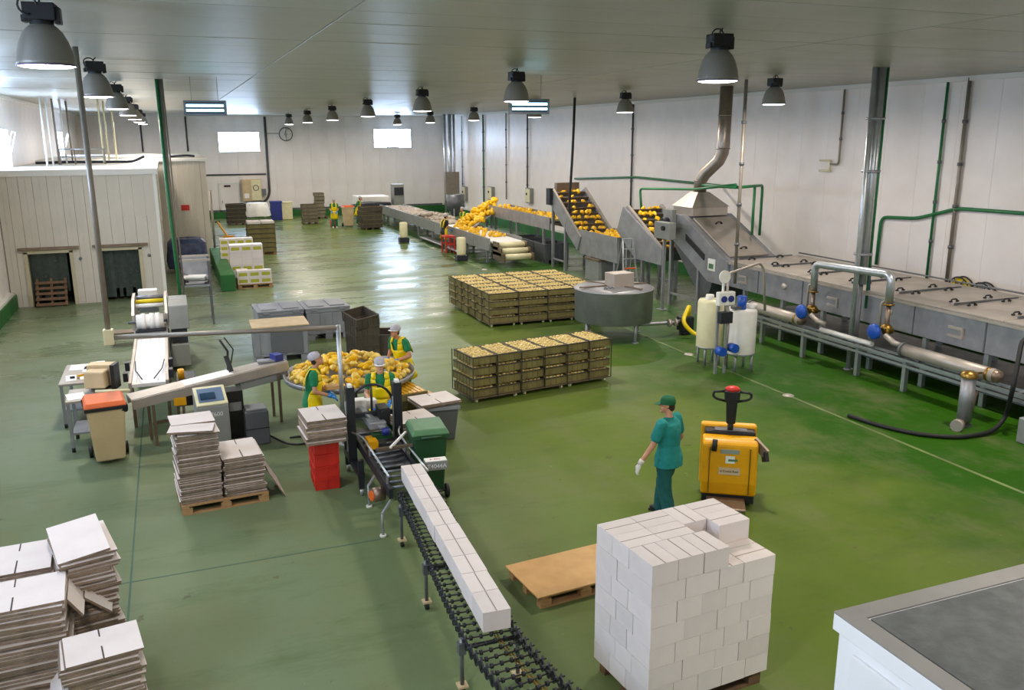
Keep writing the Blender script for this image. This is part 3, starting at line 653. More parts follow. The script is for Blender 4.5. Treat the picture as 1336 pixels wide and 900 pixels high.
MB().box((0, 0, 2.42), (.25, .75, .5), rz=.1).build('box', 'grey_machine', t, bevel=.02); MB().cyl((-.18, -.12, 2.5), (-.12, -.12, 2.5), .07, n=14).build('knob', 'black', t)
MB().b(-.04, .04, -.04, .04, 0, 2.18).build('post', 'steel', t); MB().b(-.14, .14, -.14, .14, 0, .02).build('foot_plate', 'steel', t)

# ---- peppers
def pepper_mesh(name, m, seed, L=.13, W_=.05):
    r_ = random.Random(seed); n, mm = 10, 8; vs = []; ph0 = r_.uniform(0, 6)
    for i in range(mm+1):
        u = i/mm; w_ = W_*(math.sin(math.pi*min(1, u*.93+.05))**.6)*(1-.25*u)
        for j in range(n):
            a = 2*math.pi*j/n; k = 1+.16*math.cos(3*a+ph0)+r_.uniform(-.06, .06)
            vs.append((L*(u-.5), w_*k*math.cos(a), w_*k*math.sin(a)+.012*math.sin(3*u+ph0)))
    mb = MB(); mb.add(vs, [(i*n+j, i*n+(j+1) % n, (i+1)*n+(j+1) % n, (i+1)*n+j) for i in range(mm) for j in range(n)]+[tuple(reversed(range(n))), tuple(mm*n+j for j in range(n))], True)
    return mb.mesh(name, m)
PEP = [pepper_mesh('pepper', 'pepper', s, .17, .065) for s in range(4)]
def put_pepper(loc, sc, label, group, meshes=None, tilt=1.2):
    me = rnd.choice(meshes or PEP); o = bpy.data.objects.new('yellow_pepper', me); col.objects.link(o)
    o.location = loc; o.rotation_euler = (rnd.uniform(-3, 3), rnd.uniform(-tilt, tilt), rnd.uniform(0, 6.28)); o.scale = (sc*rnd.uniform(.85, 1.15),)*3
    return tag(o, label, 'pepper', group)
# ---- cleated elevators
def cleated(name, label, x0, x1, yb, zb, yt, zt, n, legz):
    t = thing(name, label, 'elevator', (0, 0, 0)); d = Vector((0, yt-yb, zt-zb)); up = Vector((0, -d.z, d.y)).normalized()
    A, B = Vector((0, yb, zb)), Vector((0, yt, zt))
    c0, c1 = A+up*-.32, B+up*-.32
    MB().prism([(A.y, A.z), (B.y, B.z), (c1.y, c1.z), (c0.y, c0.z)], x0+.08, x1-.08, 'x').build('belt_bed', 'steel_dark', t)
    for x in (x0, x1-.07):
        a, b_ = A+up*.14, B+up*.14
        MB().prism([(a.y, a.z), (b_.y, b_.z), (b_.y+.25, b_.z-.1), (c1.y+.2, c1.z-.1), (c0.y, c0.z-.12)], x, x+.07, 'x').build('side_plate', 'steel', t)
        MB().bar((x+.035, a.y, a.z+.02), (x+.035, b_.y, b_.z+.02), .09, .04).build('top_edge', 'steel_lid', t)
    for k in range(n):
        q = A.lerp(B, (k+.4)/n)+up*.06
        MB().bar((x0+.1, q.y, q.z), (x1-.1, q.y, q.z), .03, .12, up=up).build('cleat', 'steel_brown', t)
        for j in range(8):
            f_ = (k+.62)/n; pq = A.lerp(B, min(f_, .97))+up*.07
            if rnd.random() < .95-.5*k/n: put_pepper((rnd.uniform(x0+.18, x1-.18), pq.y+rnd.uniform(-.03, .03), pq.z+.02), 1.3, 'yellow pepper riding on a cleated elevator belt', 'peppers on the elevators')
    for (x, y) in ((x0+.035, yt-.1), (x1-.035, yt-.1), (x0+.035, (yb+yt)/2), (x1-.035, (yb+yt)/2)):
        z = zb+(zt-zb)*(y-yb)/(yt-yb)-.25; MB().b(x-.05, x+.05, y-.05, y+.05, 0, z).build('leg', 'steel', t)
    for x in (x0+.03, x1-.03): MB().bar((x, (yb+yt)/2, .35), (x, yt-.1, .35), .06).build('stretcher', 'steel', t)
    return t
t1 = cleated('cleated_elevator', 'tall cleated elevator beside the black cable, lifting yellow peppers', 14.25, 15.75, 29.4, 1.35, 32.0, 3.0, 9, 0)
MB().b(14.5, 15.5, 32.05, 32.3, 2.75, 3.35).build('discharge_cover', 'steel_brown', t1, bevel=.01)
MB().b(14.1, 14.25, 31.85, 32.2, 2.5, 3.15).build('drive_cover', 'dark_machine', t1)
t1 = cleated('cleated_elevator', 'lower white-framed cleated elevator with rows of yellow peppers', 14.35, 15.7, 23.7, 1.55, 26.0, 2.75, 8, 0)
MB().prism([(23.5, 1.2), (23.5, 1.7), (26.1, 2.85), (26.5, 2.0), (25.2, 1.2)], 14.27, 14.34, 'x').build('chevron_plate', 'steel', t1)
# feed trough between elevators
t = thing('feed_trough', 'open steel trough of peppers feeding the tall elevator', 'trough', (0, 0, 0))
MB().b(14.3, 14.35, 26.5, 29.5, .85, 1.75).build('side_wall', 'steel', t); MB().b(15.7, 15.75, 26.5, 29.5, .85, 1.75).build('side_wall', 'steel', t); MB().b(14.35, 15.7, 26.5, 29.4, 1.1, 1.2).build('bed', 'steel_dark', t); MB().b(14.35, 15.7, 26.45, 26.5, .85, 1.75).build('end_wall', 'steel', t)
for x, y in ((14.35, 26.7), (15.7, 26.7), (14.35, 28.6), (15.7, 28.6)): MB().b(x-.05, x+.05, y-.05, y+.05, 0, .86).build('leg', 'steel', t)
for k in range(40): put_pepper((rnd.uniform(14.45, 15.6), rnd.uniform(26.7, 29.2), 1.62+rnd.uniform(-.05, .1)), 1.3, 'yellow pepper lying in the feed trough', 'peppers in the feed trough')
MB().b(14.36, 15.69, 26.52, 29.3, 1.2, 1.56).build('pepper_bed', 'pepper', t)['kind'] = 'stuff'
# horizontal conveyor toward the inspection line
t = thing('transfer_conveyor', 'raised grey conveyor carrying peppers behind the dark bins', 'conveyor', (0, 0, 0))
MB().b(14.35, 15.35, 32.3, 39.6, 1.72, 1.80).build('belt', 'steel_dark', t)
for x in (14.3, 15.35): MB().b(x, x+.06, 32.3, 39.6, 1.45, 1.95).build('side_plate', 'steel', t)
for y in (33.0, 36.0, 39.3):
    for x in (14.36, 15.36): MB().b(x-.05, x+.05, y-.05, y+.05, 0, 1.5).build('leg', 'steel', t)
MB().b(14.42, 15.3, 32.5, 39.4, 1.80, 1.87).build('pepper_layer', 'pepper_pale', t)['kind'] = 'stuff'
for k in range(45): put_pepper((rnd.uniform(14.45, 15.3), rnd.uniform(32.4, 39.4), 1.92), 1.2, 'yellow pepper lying on the raised transfer conveyor', 'peppers on the transfer conveyor')
# slide with heap
t = thing('pepper_slide', 'steel slide tipping peppers down onto the inspection belt', 'slide', (0, 0, 0))
def slide_z(f_): return 2.0-1.0*f_
MB().add([(14.9, 39.2, 1.85), (14.9, 40.9, 1.85), (12.9, 40.6, .98), (12.9, 38.2, .98), (14.9, 39.2, 1.78), (14.9, 40.9, 1.78), (12.9, 40.6, .92), (12.9, 38.2, .92)], [(0, 1, 2, 3), (7, 6, 5, 4), (0, 4, 5, 1), (1, 5, 6, 2), (2, 6, 7, 3), (3, 7, 4, 0)]).build('slide_plate', 'steel', t)
for x, y in ((14.6, 39.4), (14.6, 40.7)): MB().b(x-.05, x+.05, y-.05, y+.05, 0, 1.6).build('leg', 'steel', t)
for k in range(150):
    f_ = rnd.random()**.9; x = 14.8-2.0*f_; y = 40.0-.6*f_+rnd.gauss(0, .4); h = max(0, .38-abs(y-(40-.6*f_))*.45)
    put_pepper((x, max(38.3, min(40.8, y)), slide_z(f_)-.02+rnd.random()*h), 1.7, 'large yellow pepper in the heap sliding onto the inspection belt', 'heap of yellow peppers on the slide')
# inspection conveyor
IX0, IX1 = 12.2, 13.6
t = thing('inspection_conveyor', 'long grey inspection conveyor heaped with peppers along the wet floor', 'conveyor', (0, 0, 0))
MB().b(IX0+.05, IX1-.05, 33.2, 54, .88, .94).build('belt', 'white_belt', t)
n = 10
for k in range(n):
    y0 = 33.6+k*2.0
    MB().b(IX0-.06, IX0, y0+.01, y0+1.99, .55, 1.06).build('side_panel', 'grey_machine', t); MB().b(IX1, IX1+.05, y0+.01, y0+1.99, .55, 1.06).build('side_panel', 'grey_machine', t)
for k in range(8):
    y = 34.2+k*2.7
    for x in (IX0+.08, IX1-.08): MB().b(x-.05, x+.05, y-.05, y+.05, 0, .9).build('leg', 'steel', t)
MB().b(IX0-.45, IX0-.06, 36.6, 43, .14, .18).build('foot_step', 'steel', t)
MB().b(IX0-.43, IX0-.38, 36.7, 36.8, 0, .14).b(IX0-.43, IX0-.38, 42.8, 42.9, 0, .14).build('step_leg', 'steel', t)
for k, (dy, z) in enumerate(((0, .82), (-.35, .62), (-.7, .42))):
    MB().cyl((IX0+.1, 33.1+dy, z), (IX1-.1, 33.1+dy, z), .13, n=14).build('end_roller', 'cream_plastic', t)
    MB().b(IX0+.04, IX0+.1, 33.0+dy-.2, 33.4, z-.16, z+.16).build('roller_bracket', 'steel_brown', t); MB().b(IX1-.1, IX1-.04, 33.0+dy-.2, 33.4, z-.16, z+.16).build('roller_bracket', 'steel_brown', t)
for k in range(60): put_pepper((rnd.uniform(IX0+.1, IX1-.15), rnd.uniform(35, 39.5), .99+rnd.random()*.06), 1.2, 'yellow pepper lying on the inspection belt', 'peppers on the inspection belt')
fl = MB()
for k in range(420):
    x, y = rnd.uniform(IX0+.1, IX1-.1), rnd.uniform(41, 52); r_ = rnd.uniform(.07, .16); fl.ell((x, y, .95+r_*.4+.25*math.exp(-((y-44)/1.6)**2)*rnd.random()), (r_*1.3, r_, r_*.7), 7, 5, Matrix.Rotation(rnd.uniform(0, 3), 3, 'Z'))
mat('peel', 'b3a695', .5, 0, .3, 10); tag(fl.build('pepper_trimmings', 'peel'), 'brownish heap of roasted pepper skins along the inspection belt', 'peppers', kind='stuff')
t = thing('sorting_machine', 'white and steel sorting machine at the far end of the inspection belt', 'machine', (12.6, 55.4, 0))
MB().b(-1.6, .4, -.9, .9, .6, 1.5).build('cabinet', 'white_plastic', t, bevel=.03); MB().b(.8, 1.5, -.4, .4, .5, 2.2).build('tower', 'grey_machine', t, bevel=.03); MB().b(.85, 1.45, -.42, -.4, 1.5, 2.0).build('display', 'dark_machine', t)
for x in (-1.5, .3, 1.0): MB().b(x-.06, x+.06, -.8, -.7, 0, .6).b(x-.06, x+.06, .3, .4, 0, .6).build('leg', 'steel', t)
MB().tube([(-2.2, -1.6, .9), (-1.2, -1.2, 1.05), (.4, -1.0, .95)], .18, 8, .3).build('intake_roller', 'dark_machine', t)
MB().b(-2.25, -2.15, -1.65, -1.55, 0, .8).build('intake_leg', 'steel', t)
t = thing('steel_hopper', 'dark steel funnel hopper behind the inspection belt', 'hopper', (15.0, 47, 0))
MB().lathe([(.15, .8), (.5, 1.3), (.52, 2.0), (.5, 2.0), (.45, 1.3)], (0, 0, 0), 18).build('funnel', 'steel_dark', t)
for a in range(3): MB().cyl((.42*math.cos(a*2.1), .42*math.sin(a*2.1), 0), (.42*math.cos(a*2.1), .42*math.sin(a*2.1), 1.35), .035).build('leg', 'steel', t)
# floor canisters near the inspection line
can = None
for (px, py, lab) in ((527, 316, 'cream plastic canister on a dark base standing on the wet floor line'), (602, 340, 'cream plastic canister on a dark base beside the conveyor rollers')):
    q = P(px, py); t = thing('plastic_canister', lab, 'canister', q)
    MB().lathe([(.001, .25), (.19, .25), (.2, .3), (.2, .95), (.17, 1.0), (.001, 1.02)], (0, 0, 0), 18).build('drum', 'cream_plastic', t); MB().b(-.24, .24, -.2, .2, 0, .25).build('base', 'dark_machine', t, bevel=.02)
q = P(585, 330)
t = thing('work_stool', 'red metal step stool beside the inspection conveyor', 'stool', (q.x, q.y, 0))
for dx in (-.2, .2):
    for dy in (-.3, .3): MB().b(dx-.03, dx+.03, dy-.03, dy+.03, 0, .78).build('leg', 'red_paint', t)
MB().b(-.24, .24, -.34, .34, .74, .8).build('seat', 'red_paint', t); MB().b(-.22, .22, -.32, -.28, .4, .46).b(-.22, .22, .28, .32, .4, .46).build('brace', 'red_paint', t)
# pallet boxes (grey) under the transfer conveyor
def pallet_box(name, label, x, y, rz, wd, dp, h, m, lid=True, group=None):
    t = thing(name, label, 'pallet box', (x, y, 0), rz, group)
    b0 = MB().b(-wd/2, wd/2, -dp/2, dp/2, .14, .2)
    for (a0, a1, c0, c1) in ((-wd/2, wd/2, -dp/2, -dp/2+.04), (-wd/2, wd/2, dp/2-.04, dp/2), (-wd/2, -wd/2+.04, -dp/2+.04, dp/2-.04), (wd/2-.04, wd/2, -dp/2+.04, dp/2-.04)): b0.b(a0, a1, c0, c1, .2, h)
    b0.build('tub', m, t, bevel=.01)
    for s in (-1, 1):
        for k in range(4):
            x_ = -wd/2+.08+k*(wd-.16)/3; MB().b(x_-.05, x_+.05, s*dp/2-.02*(s < 0), s*dp/2+.02*(s > 0), .16, h-.1).build('rib', m, t)
    MB().b(-wd/2-.02, wd/2+.02, -dp/2-.02, -dp/2+.05, h-.08, h).build('collar', m, t, bevel=.01); MB().b(-wd/2-.02, wd/2+.02, dp/2-.05, dp/2+.02, h-.08, h).build('collar', m, t, bevel=.01)
    for s in (-1, 0, 1): MB().b(s*(wd/2-.1)-.09, s*(wd/2-.1)+.09, -dp/2, dp/2, 0, .14).build('runner', m, t)
    if lid:
        l = MB().b(-wd/2-.03, wd/2+.03, -dp/2-.03, dp/2+.03, h, h+.05).build('lid', m, t, bevel=.015)
        for s in (-1, 1): MB().b(s*wd/4-.2, s*wd/4+.2, -dp/2+.15, dp/2-.15, h+.05, h+.075).build('raised_field', m, l, bevel=.01)
        for s in (-1, 1): MB().b(s*wd/3-.08, s*wd/3+.08, -dp/2-.05, -dp/2, h-.03, h+.06).build('latch', m, l, bevel=.01)
    return t
for k, y in enumerate((33.35, 34.6, 35.85)): pallet_box('pallet_box', 'dark grey open pallet box under the transfer conveyor', 14.85, y, 0, 1.1, 1.15, .82, 'grey_plastic_dark', False, 'dark pallet boxes under the transfer conveyor')
# ---- round steel tank
q = P(801, 375, 1.32)
t = thing('round_tank', 'wide round stainless tank with a box on its lid, on legs', 'tank', (q.x, q.y, 0))
MB().lathe([(.001, .48), (.9, .46), (1.02, .5), (1.03, 1.30), (1.06, 1.32), (1.03, 1.34), (.6, 1.37), (.001, 1.38)], (0, 0, 0), 48).build('vessel', 'steel', t)
MB().box((0, 0, 1.385), (2.0, .05, .03)).box((0, .05, 1.385), (.05, 1.9, .03), rz=.4).build('lid_seam', 'steel_brown', t)
MB().box((.1, -.1, 1.55), (.62, .45, .36), rz=.12).build('motor_box', 'steel_lid', t, bevel=.01)
for k in range(3): MB().tube([(-.5+k*.1, -.4, 1.37), (-.47+k*.1, -.4, 1.42), (-.42+k*.1, -.4, 1.37)], .012, 6).build('clip', 'steel_dark', t)
for a in (.3, 1.9, 3.4, 4.9): MB().cyl((.92*math.cos(a), .92*math.sin(a), 0), (.92*math.cos(a), .92*math.sin(a), .55), .045, n=10).cyl((.92*math.cos(a), .92*math.sin(a), 0), (.92*math.cos(a), .92*math.sin(a), .02), .09, n=10).build('leg', 'steel', t)
MB().cyl((0, 0, .35), (0, 0, .48), .15, n=14).tube([(0, 0, .38), (.6, -.5, .38), (1.5, -.6, .38), (1.75, -.5, .38)], .05, 8, .1).build('outlet_pipe', 'steel', t)
MB().cyl((1.3, -.62, .38), (1.38, -.62, .38), .1, n=12).cyl((1.5, -.62, .38), (1.56, -.62, .38), .1, n=12).build('flange', 'steel_lid', t)
MB().b(1.75, 2.1, -.65, -.3, .1, .5).b(1.8, 2.05, -.6, -.35, 0, .1).build('pump', 'dark_machine', t, bevel=.04)
# yellow hose
tp = Vector((q.x+2.0, q.y-.5, .5))
tag(MB().tube([tp, tp+Vector((.02, .0, .3)), P(890, 420, .45), P(905, 436, .12), P(925, 440, .1), P(934, 447, .08), P(945, 460, .06)], .055, 10, .3).build('yellow_hose', 'yellow_hose'), 'bright yellow hose curving from pump to dosing tank', 'hose')
# ---- dosing tanks
q = P(969, 486)
def dosing(x, y, r_, z0, z1, m, label, bands):
    t = thing('dosing_tank', label, 'tank', (x, y, 0))
    MB().lathe([(.001, z0), (r_*.96, z0), (r_, z0+.04), (r_, z1-.06), (r_*.9, z1), (.001, z1+.02)], (0, 0, 0), 28).build('drum', m, t)
    for a in (.6, 2.2, 3.8, 5.3): MB().cyl((r_*.85*math.cos(a), r_*.85*math.sin(a), 0), (r_*.85*math.cos(a), r_*.85*math.sin(a), z0+.02), .03, n=8).build('leg', 'steel', t)
    MB().torus((0, 0, z0+.02), r_*.97, .02, n=28).build('support_ring', 'steel', t)
    if bands: MB().lathe([(.001, .12), (.09, .12), (.1, .06), (.1, 0)], (-.05, -.02, z1), 14).build('cap', 'white_plastic', t)
    return t
t = dosing(q.x+.1, q.y+.3, .34, .38, 1.42, 'white_plastic', 'white dosing tank with blue pump on its top, on steel legs', False)
MB().cyl((-.1, -.12, 1.42), (-.1, -.12, 1.72), .1, n=14).build('pump_motor', 'blue_paint', t); MB().cyl((.18, -.1, 1.42), (.18, -.1, 1.52), .12, n=14).build('cap', 'white_plastic', t); MB().b(-.34, -.05, -.2, -.04, 1.44, 1.5).build('lid_plate', 'steel_dark', t)
t = dosing(q.x-.25, q.y+1.0, .3, .4, 1.52, 'cream_plastic', 'yellowish cream dosing tank half hidden behind the white one', True)
t = thing('pump_stand', 'small dosing stand with blue pumps and gauges beside the tanks', 'pump stand', (q.x-.52, q.y+.15, 0))
for dx in (-.12, .12): MB().b(dx-.025, dx+.025, -.025, .025, 0, 1.85).build('post', 'steel', t)
MB().box((0, -.08, 1.72), (.42, .14, .3)).build('gauge_box', 'white_plastic', t, bevel=.02)
for dx in (-.09, .09): MB().cyl((dx, -.18, 1.72), (dx, -.15, 1.72), .07, n=14).build('gauge', 'blue_plastic', t)
MB().cyl((-.05, -.1, 2.2), (-.05, -.06, 2.2), .14, n=18).b(-.07, -.03, -.06, -.02, 1.85, 2.2).build('pressure_gauge', 'white_plastic', t)
MB().box((0, -.1, 1.3), (.3, .15, .25)).build('controller', 'dark_machine', t)
for dx, z in ((-.1, .55), (.22, .6)): MB().cyl((dx, -.25, z), (dx, -.05, z), .1, n=14).build('pump', 'blue_paint', t)
MB().tube([(.1, -.05, .2), (.1, -.1, 1.2), (.05, -.06, 1.9), (.1, 0, 2.25), (1.3, .5, 2.35), (1.45, .55, 2.2), (1.6, .6, 1.2)], .03, 8, .1).build('overhead_pipe', 'steel_lid', t)
# ---- step ladder, grey floor box
q = P(838, 392)
t = thing('step_ladder', 'aluminium step ladder with orange tread behind the round tank', 'ladder', (q.x, q.y+1.0, 0), -.1)
for s in (-1, 1):
    MB().bar((s*.28, -.35, 0), (s*.17, .1, 1.85), .05, .03).build('front_stile', 'galv', t); MB().bar((s*.28, .55, 0), (s*.17, .14, 1.8), .04, .03).build('rear_stile', 'galv', t)
for k in range(5):
    f_ = (k+1)/6; MB().box((0, -.35+.45*f_, 1.85*f_), (.5-.2*f_, .1, .03)).build('tread', 'orange' if k == 2 else 'galv', t)
MB().box((0, .12, 1.86), (.36, .12, .04)).build('top_cap', 'galv', t)
q = P(803, 366)
t = thing('steel_bin', 'square grey steel bin on the floor behind the stacked crates', 'bin', (q.x-.25, q.y+.4, 0), .05)
MB().b(-.55, .55, -.5, .5, 0, .78).build('body', 'grey_machine', t, bevel=.02); MB().b(-.58, .58, -.53, .53, .74, .82).build('rim', 'steel_brown', t)
# ================================================================ CRATES ON TROLLEYS
def crate_meshes(m, wd, dp, h, rm=None):
    t_ = .018; mb = MB().b(-wd/2, wd/2, -dp/2, dp/2, 0, .02)
    for (a0, a1, c0, c1) in ((-wd/2, wd/2, -dp/2, -dp/2+t_), (-wd/2, wd/2, dp/2-t_, dp/2), (-wd/2, -wd/2+t_, -dp/2+t_, dp/2-t_), (wd/2-t_, wd/2, -dp/2+t_, dp/2-t_)): mb.b(a0, a1, c0, c1, .02, h)
    shell = mb.mesh('shell', m)
    rim = MB().b(-wd/2-.012, wd/2+.012, -dp/2-.012, -dp/2+.012, h-.025, h).b(-wd/2-.012, wd/2+.012, dp/2-.012, dp/2+.012, h-.025, h).b(-wd/2-.012, -wd/2+.012, -dp/2, dp/2, h-.025, h).b(wd/2-.012, wd/2+.012, -dp/2, dp/2, h-.025, h).mesh('rim', rm or m)
    ribs = MB()
    n = max(2, int(wd/.13))
    for k in range(n+1):
        x = -wd/2+k*wd/n
        for s in (-1, 1): ribs.b(x-.008, x+.008, s*dp/2-.01, s*dp/2+.01, .01, h-.03)
    n = max(2, int(dp/.13))
    for k in range(n+1):
        y = -dp/2+k*dp/n
        for s in (-1, 1): ribs.b(s*wd/2-.01, s*wd/2+.01, y-.008, y+.008, .01, h-.03)
    return shell, rim, ribs.mesh('ribbing', m)
def crate(meshes, x, y, z, rz, label, group, name='plastic_crate'):
    t = thing(name, label, 'crate', (x, y, z), rz, group)
    for nm, me in zip(('shell', 'rim', 'ribbing'), meshes):
        o = bpy.data.objects.new(nm, me); col.objects.link(o); o.parent = t
        if nm == 'ribbing': o['kind'] = 'stuff'
    return t
CW, CD, CH, CP = .90, .55, .165, .222
cm_olive = crate_meshes('crate_olive', CW-.05, CD-.03, CH, 'crate_dark'); cm_grey = crate_meshes('crate_grey', CW-.02, CD-.02, CH)
def fill_rows(mb, x, y, z, wd, dp, rz, along=True):      # rows of produce showing at a crate's top
    M_ = Matrix.Rotation(rz, 3, 'Z'); nx, ny = 8, 5
    for i in range(nx):
        for j in range(ny):
            p = M_ @ Vector((-wd/2+(i+.5)*wd/nx, -dp/2+(j+.5)*dp/ny, 0)); r_ = .5*dp/ny*rnd.uniform(.9, 1.15)
            mb.ell((x+p.x, y+p.y, z+rnd.uniform(-.008, .012)), (r_*.85, r_*1.05, r_*.7), 6, 4, M_)
wheel_me = MB().cyl((-.018, 0, 0), (.018, 0, 0), .05, n=12).mesh('wheel', 'cream_plastic')
def trolley(x, y, rz, wd, dp, label, group):
    t = thing('crate_trolley', label, 'trolley', (x, y, 0), rz, group)
    for s in (-1, 1):
        MB().b(s*(wd/2-.02)-.02, s*(wd/2-.02)+.02, -dp/2, dp/2, .085, .118).build('side_rail', 'steel_brown', t)
        MB().b(-wd/2+.04, wd/2-.04, s*(dp/2-.02)-.02, s*(dp/2-.02)+.02, .085, .118).build('cross_rail', 'steel_brown', t)
        for s2 in (-1, 1):
            o = bpy.data.objects.new('wheel', wheel_me); col.objects.link(o); o.parent = t; o.location = (s*(wd/2-.1), s2*(dp/2-.08), .05)
    return t
stackers = MB()
def block(ox, oy, rz, nc, nr, wd, dp, crz, label, group, fill_name, fill_label, cm, tiers=4, pairs=1):
    M_ = Matrix.Rotation(rz, 3, 'Z'); fm = MB()
    def wp(u, v): p = M_ @ Vector((u, v, 0)); return ox+p.x, oy+p.y
    for i in range(nc):
        for j in range(nr):
            x, y = wp((i+.5)*wd, (j+.5)*dp)
            for k in range(tiers):
                edge = i in (0, nc-1) or j in (0, nr-1)
                if k < tiers-1 and not edge: continue
                jx, jy, jr = rnd.uniform(-.012, .012), rnd.uniform(-.012, .012), rnd.uniform(-.015, .015)
                crate(cm, x+jx, y+jy, .122+k*CP, rz+crz+jr, label % ('bottom-tier', 'second-tier', 'third-tier', 'top-tier')[k], group)
                if k < tiers-1:
                    pass
                z = .122+k*CP+CH-.02
                if k == tiers-1 or edge: fill_rows(fm, x+jx, y+jy, z, CW-.10, CD-.09, rz+crz+jr)
    fm.build(fill_name, 'fill_pale'); o = bpy.data.objects[-1] if False else None
    return fm
def block_with_fill(*a, **k):
    global col
    before = set(bpy.data.objects)
    block(*a, **k)
    for o in set(bpy.data.objects)-before:
        if o.name.startswith('pepper_filling'): tag(o, a[11], 'peppers', kind='stuff')
# posts between tiers carry the crates
def corner_posts(x, y, rz, wd, dp, parent=None): pass
# block A: 4 x 6 stacks
A0 = (7.95, 22.05)
block_with_fill(A0[0], A0[1], R(1), 4, 6, CW, .58, 0, '%s crate of pale peppers in the big block next to the steel tank', 'crates in the big block by the tank', 'pepper_filling', 'pale yellow peppers filling the big crate block by the tank', cm_olive)
for i in range(4):
    for j in range(3): trolley(A0[0]+(i+.5)*CW-.02, A0[1]+(2*j+1)*.58, R(1), CW-.03, 1.12, 'wheeled trolley under the big crate block by the tank', 'trolleys under the big crate block')
# block B: 6 stacks in a row
B0 = (5.26, 15.55); br = R(8.5)
block_with_fill(B0[0], B0[1], br, 6, 1, .56, CW+.04, math.pi/2, '%s crate of pale peppers in the single row near the workers', 'crates in the single row', 'pepper_filling', 'pale yellow peppers filling the single row of crates near the workers', cm_olive)
for i in range(3):
    p = Matrix.Rotation(br, 3, 'Z') @ Vector(((2*i+1)*.56, .47, 0)); trolley(B0[0]+p.x, B0[1]+p.y, br, 1.10, .9, 'wheeled trolley under the single row of crates', 'trolleys under the single row')
# corner posts holding the tiers apart
def tier_posts(ox, oy, rz, nc, nr, wd, dp, label):
    t = thing('stacking_frame', label, 'frame', (ox, oy, 0), rz)
    for i in range(nc+1):
        for j in range(nr+1):
            if i in (0, nc) or j in (0, nr): MB().b(i*wd-.008, i*wd+.008, j*dp-.008, j*dp+.008, .1, .122+3*CP+CH).build('post', 'crate_dark', t)
tier_posts(A0[0], A0[1], R(1), 4, 6, CW, .58, 'thin dark posts holding the big crate block together')
tier_posts(B0[0], B0[1], br, 6, 1, .56, CW+.04, 'thin dark posts holding the single crate row together')

# far crate stacks
cmd = crate_meshes('crate_dark', 1.15, .95, .238, 'crate_olive'); cmg = crate_meshes('crate_grey', .56, .78, .218, 'crate_dark')
def stack(px, py, n, pitch, meshes, label, group, rz=0, dx=0, dy=.6, base=.1):
    q = P(px, py); 
    for k in range(n): crate(meshes, q.x+dx+rnd.uniform(-.03, .03), q.y+dy+rnd.uniform(-.03, .03), base+k*pitch, rz+rnd.uniform(-.04, .04), label, group)
    MB_ = MB(); t = thing('wooden_skid', 'low wooden skid under the '+group, 'skid', (q.x+dx, q.y+dy, 0), rz)
    for s in (-1, 0, 1): MB().b(s*.4-.05, s*.4+.05, -.45, .45, 0, base).build('runner', 'wood_dark', t)
    return q
stack(487, 300, 5, .24, cmd, 'dark crate in the rounded stack pushed by the far worker', 'far worker crate stack', .1, 0, .7)
stack(406, 293, 5, .22, crate_meshes('crate_grey', .9, .6, .218, 'crate_dark'), 'olive crate in the lone stack by the far wall', 'lone far stack')
stack(426, 289, 7, .22, cmg, 'small grey crate in the stack behind the far worker', 'stack behind far worker', 0, 0, 2.5)
stack(310, 294, 5, .23, crate_meshes('crate_dark', 1.1, .9, .228, 'crate_grey'), 'dark crate in the white-topped stack by the far door', 'stack by far door')
# black crates by the rotary table
q = P(485, 468); cmb = crate_meshes('crate_dark', .58, .78, .26)
for k in range(3): crate(cmb, q.x-.1, q.y+.5, k*.265, .1+k*.03, 'empty dark crate in the leaning stack behind the workers', 'empty dark crates behind the workers')
for k in range(2): crate(cmb, q.x+.5, q.y+.55, k*.265, -.25, 'empty dark crate in the lower stack behind the workers', 'empty dark crates behind the workers')
o = crate(cmb, q.x-.12, q.y+.48, .80, .25, 'empty dark crate lying tilted on top of its stack', None); o.rotation_euler = (.12, -.12, .25)

# ================================================================ CARTON HELPERS
def carton_mesh(wd, dp, h):
    me = MB().b(-wd/2, wd/2, -dp/2, dp/2, 0, h).mesh('carton', 'carton_white'); return me
def two_tone(wd, dp, h, skew=0.):
    vs = [(-wd/2, -dp/2, 0), (wd/2, -dp/2, 0), (wd/2, dp/2, 0), (-wd/2, dp/2, 0), (-wd/2+skew, -dp/2, h), (wd/2+skew, -dp/2, h*.85), (wd/2+skew, dp/2, h), (-wd/2+skew, dp/2, h)]
    me = MB().add(vs, [(0, 3, 2, 1), (4, 5, 6, 7), (0, 1, 5, 4), (1, 2, 6, 5), (2, 3, 7, 6), (3, 0, 4, 7)]).mesh('flat_carton', 'carton_edge')
    me.materials.append(MATS['carton_white'])
    for p in me.polygons:
        if abs(p.normal.z) > .8: p.material_index = 1
    return me
def flat_stack(x, y, z0, n, pitch, wd, dp, rz, label, group, jit=.02, jr=.04, split=False):
    mes = [two_tone(wd, dp, pitch*.82, s) for s in (-.012, .004, .014)]
    for k in range(n):
        o = bpy.data.objects.new('flat_carton', rnd.choice(mes)); col.objects.link(o)
        o.location = (x+rnd.uniform(-jit, jit), y+rnd.uniform(-jit, jit), z0+k*pitch+.002); o.rotation_euler = (0, 0, rz+rnd.uniform(-jr, jr))
        if k == n-1:
            tag(o, label % 'topmost', 'carton', group); MB().box((0, -dp*.3, pitch*.82), (.012, dp*.4, .006)).build('slot', 'text_dark', o); MB().box((.0, dp*.36, pitch*.82), (.012, dp*.25, .006)).build('slot', 'text_dark', o)
        else: tag(o, label % 'lower', 'carton', group)
    return z0+n*pitch
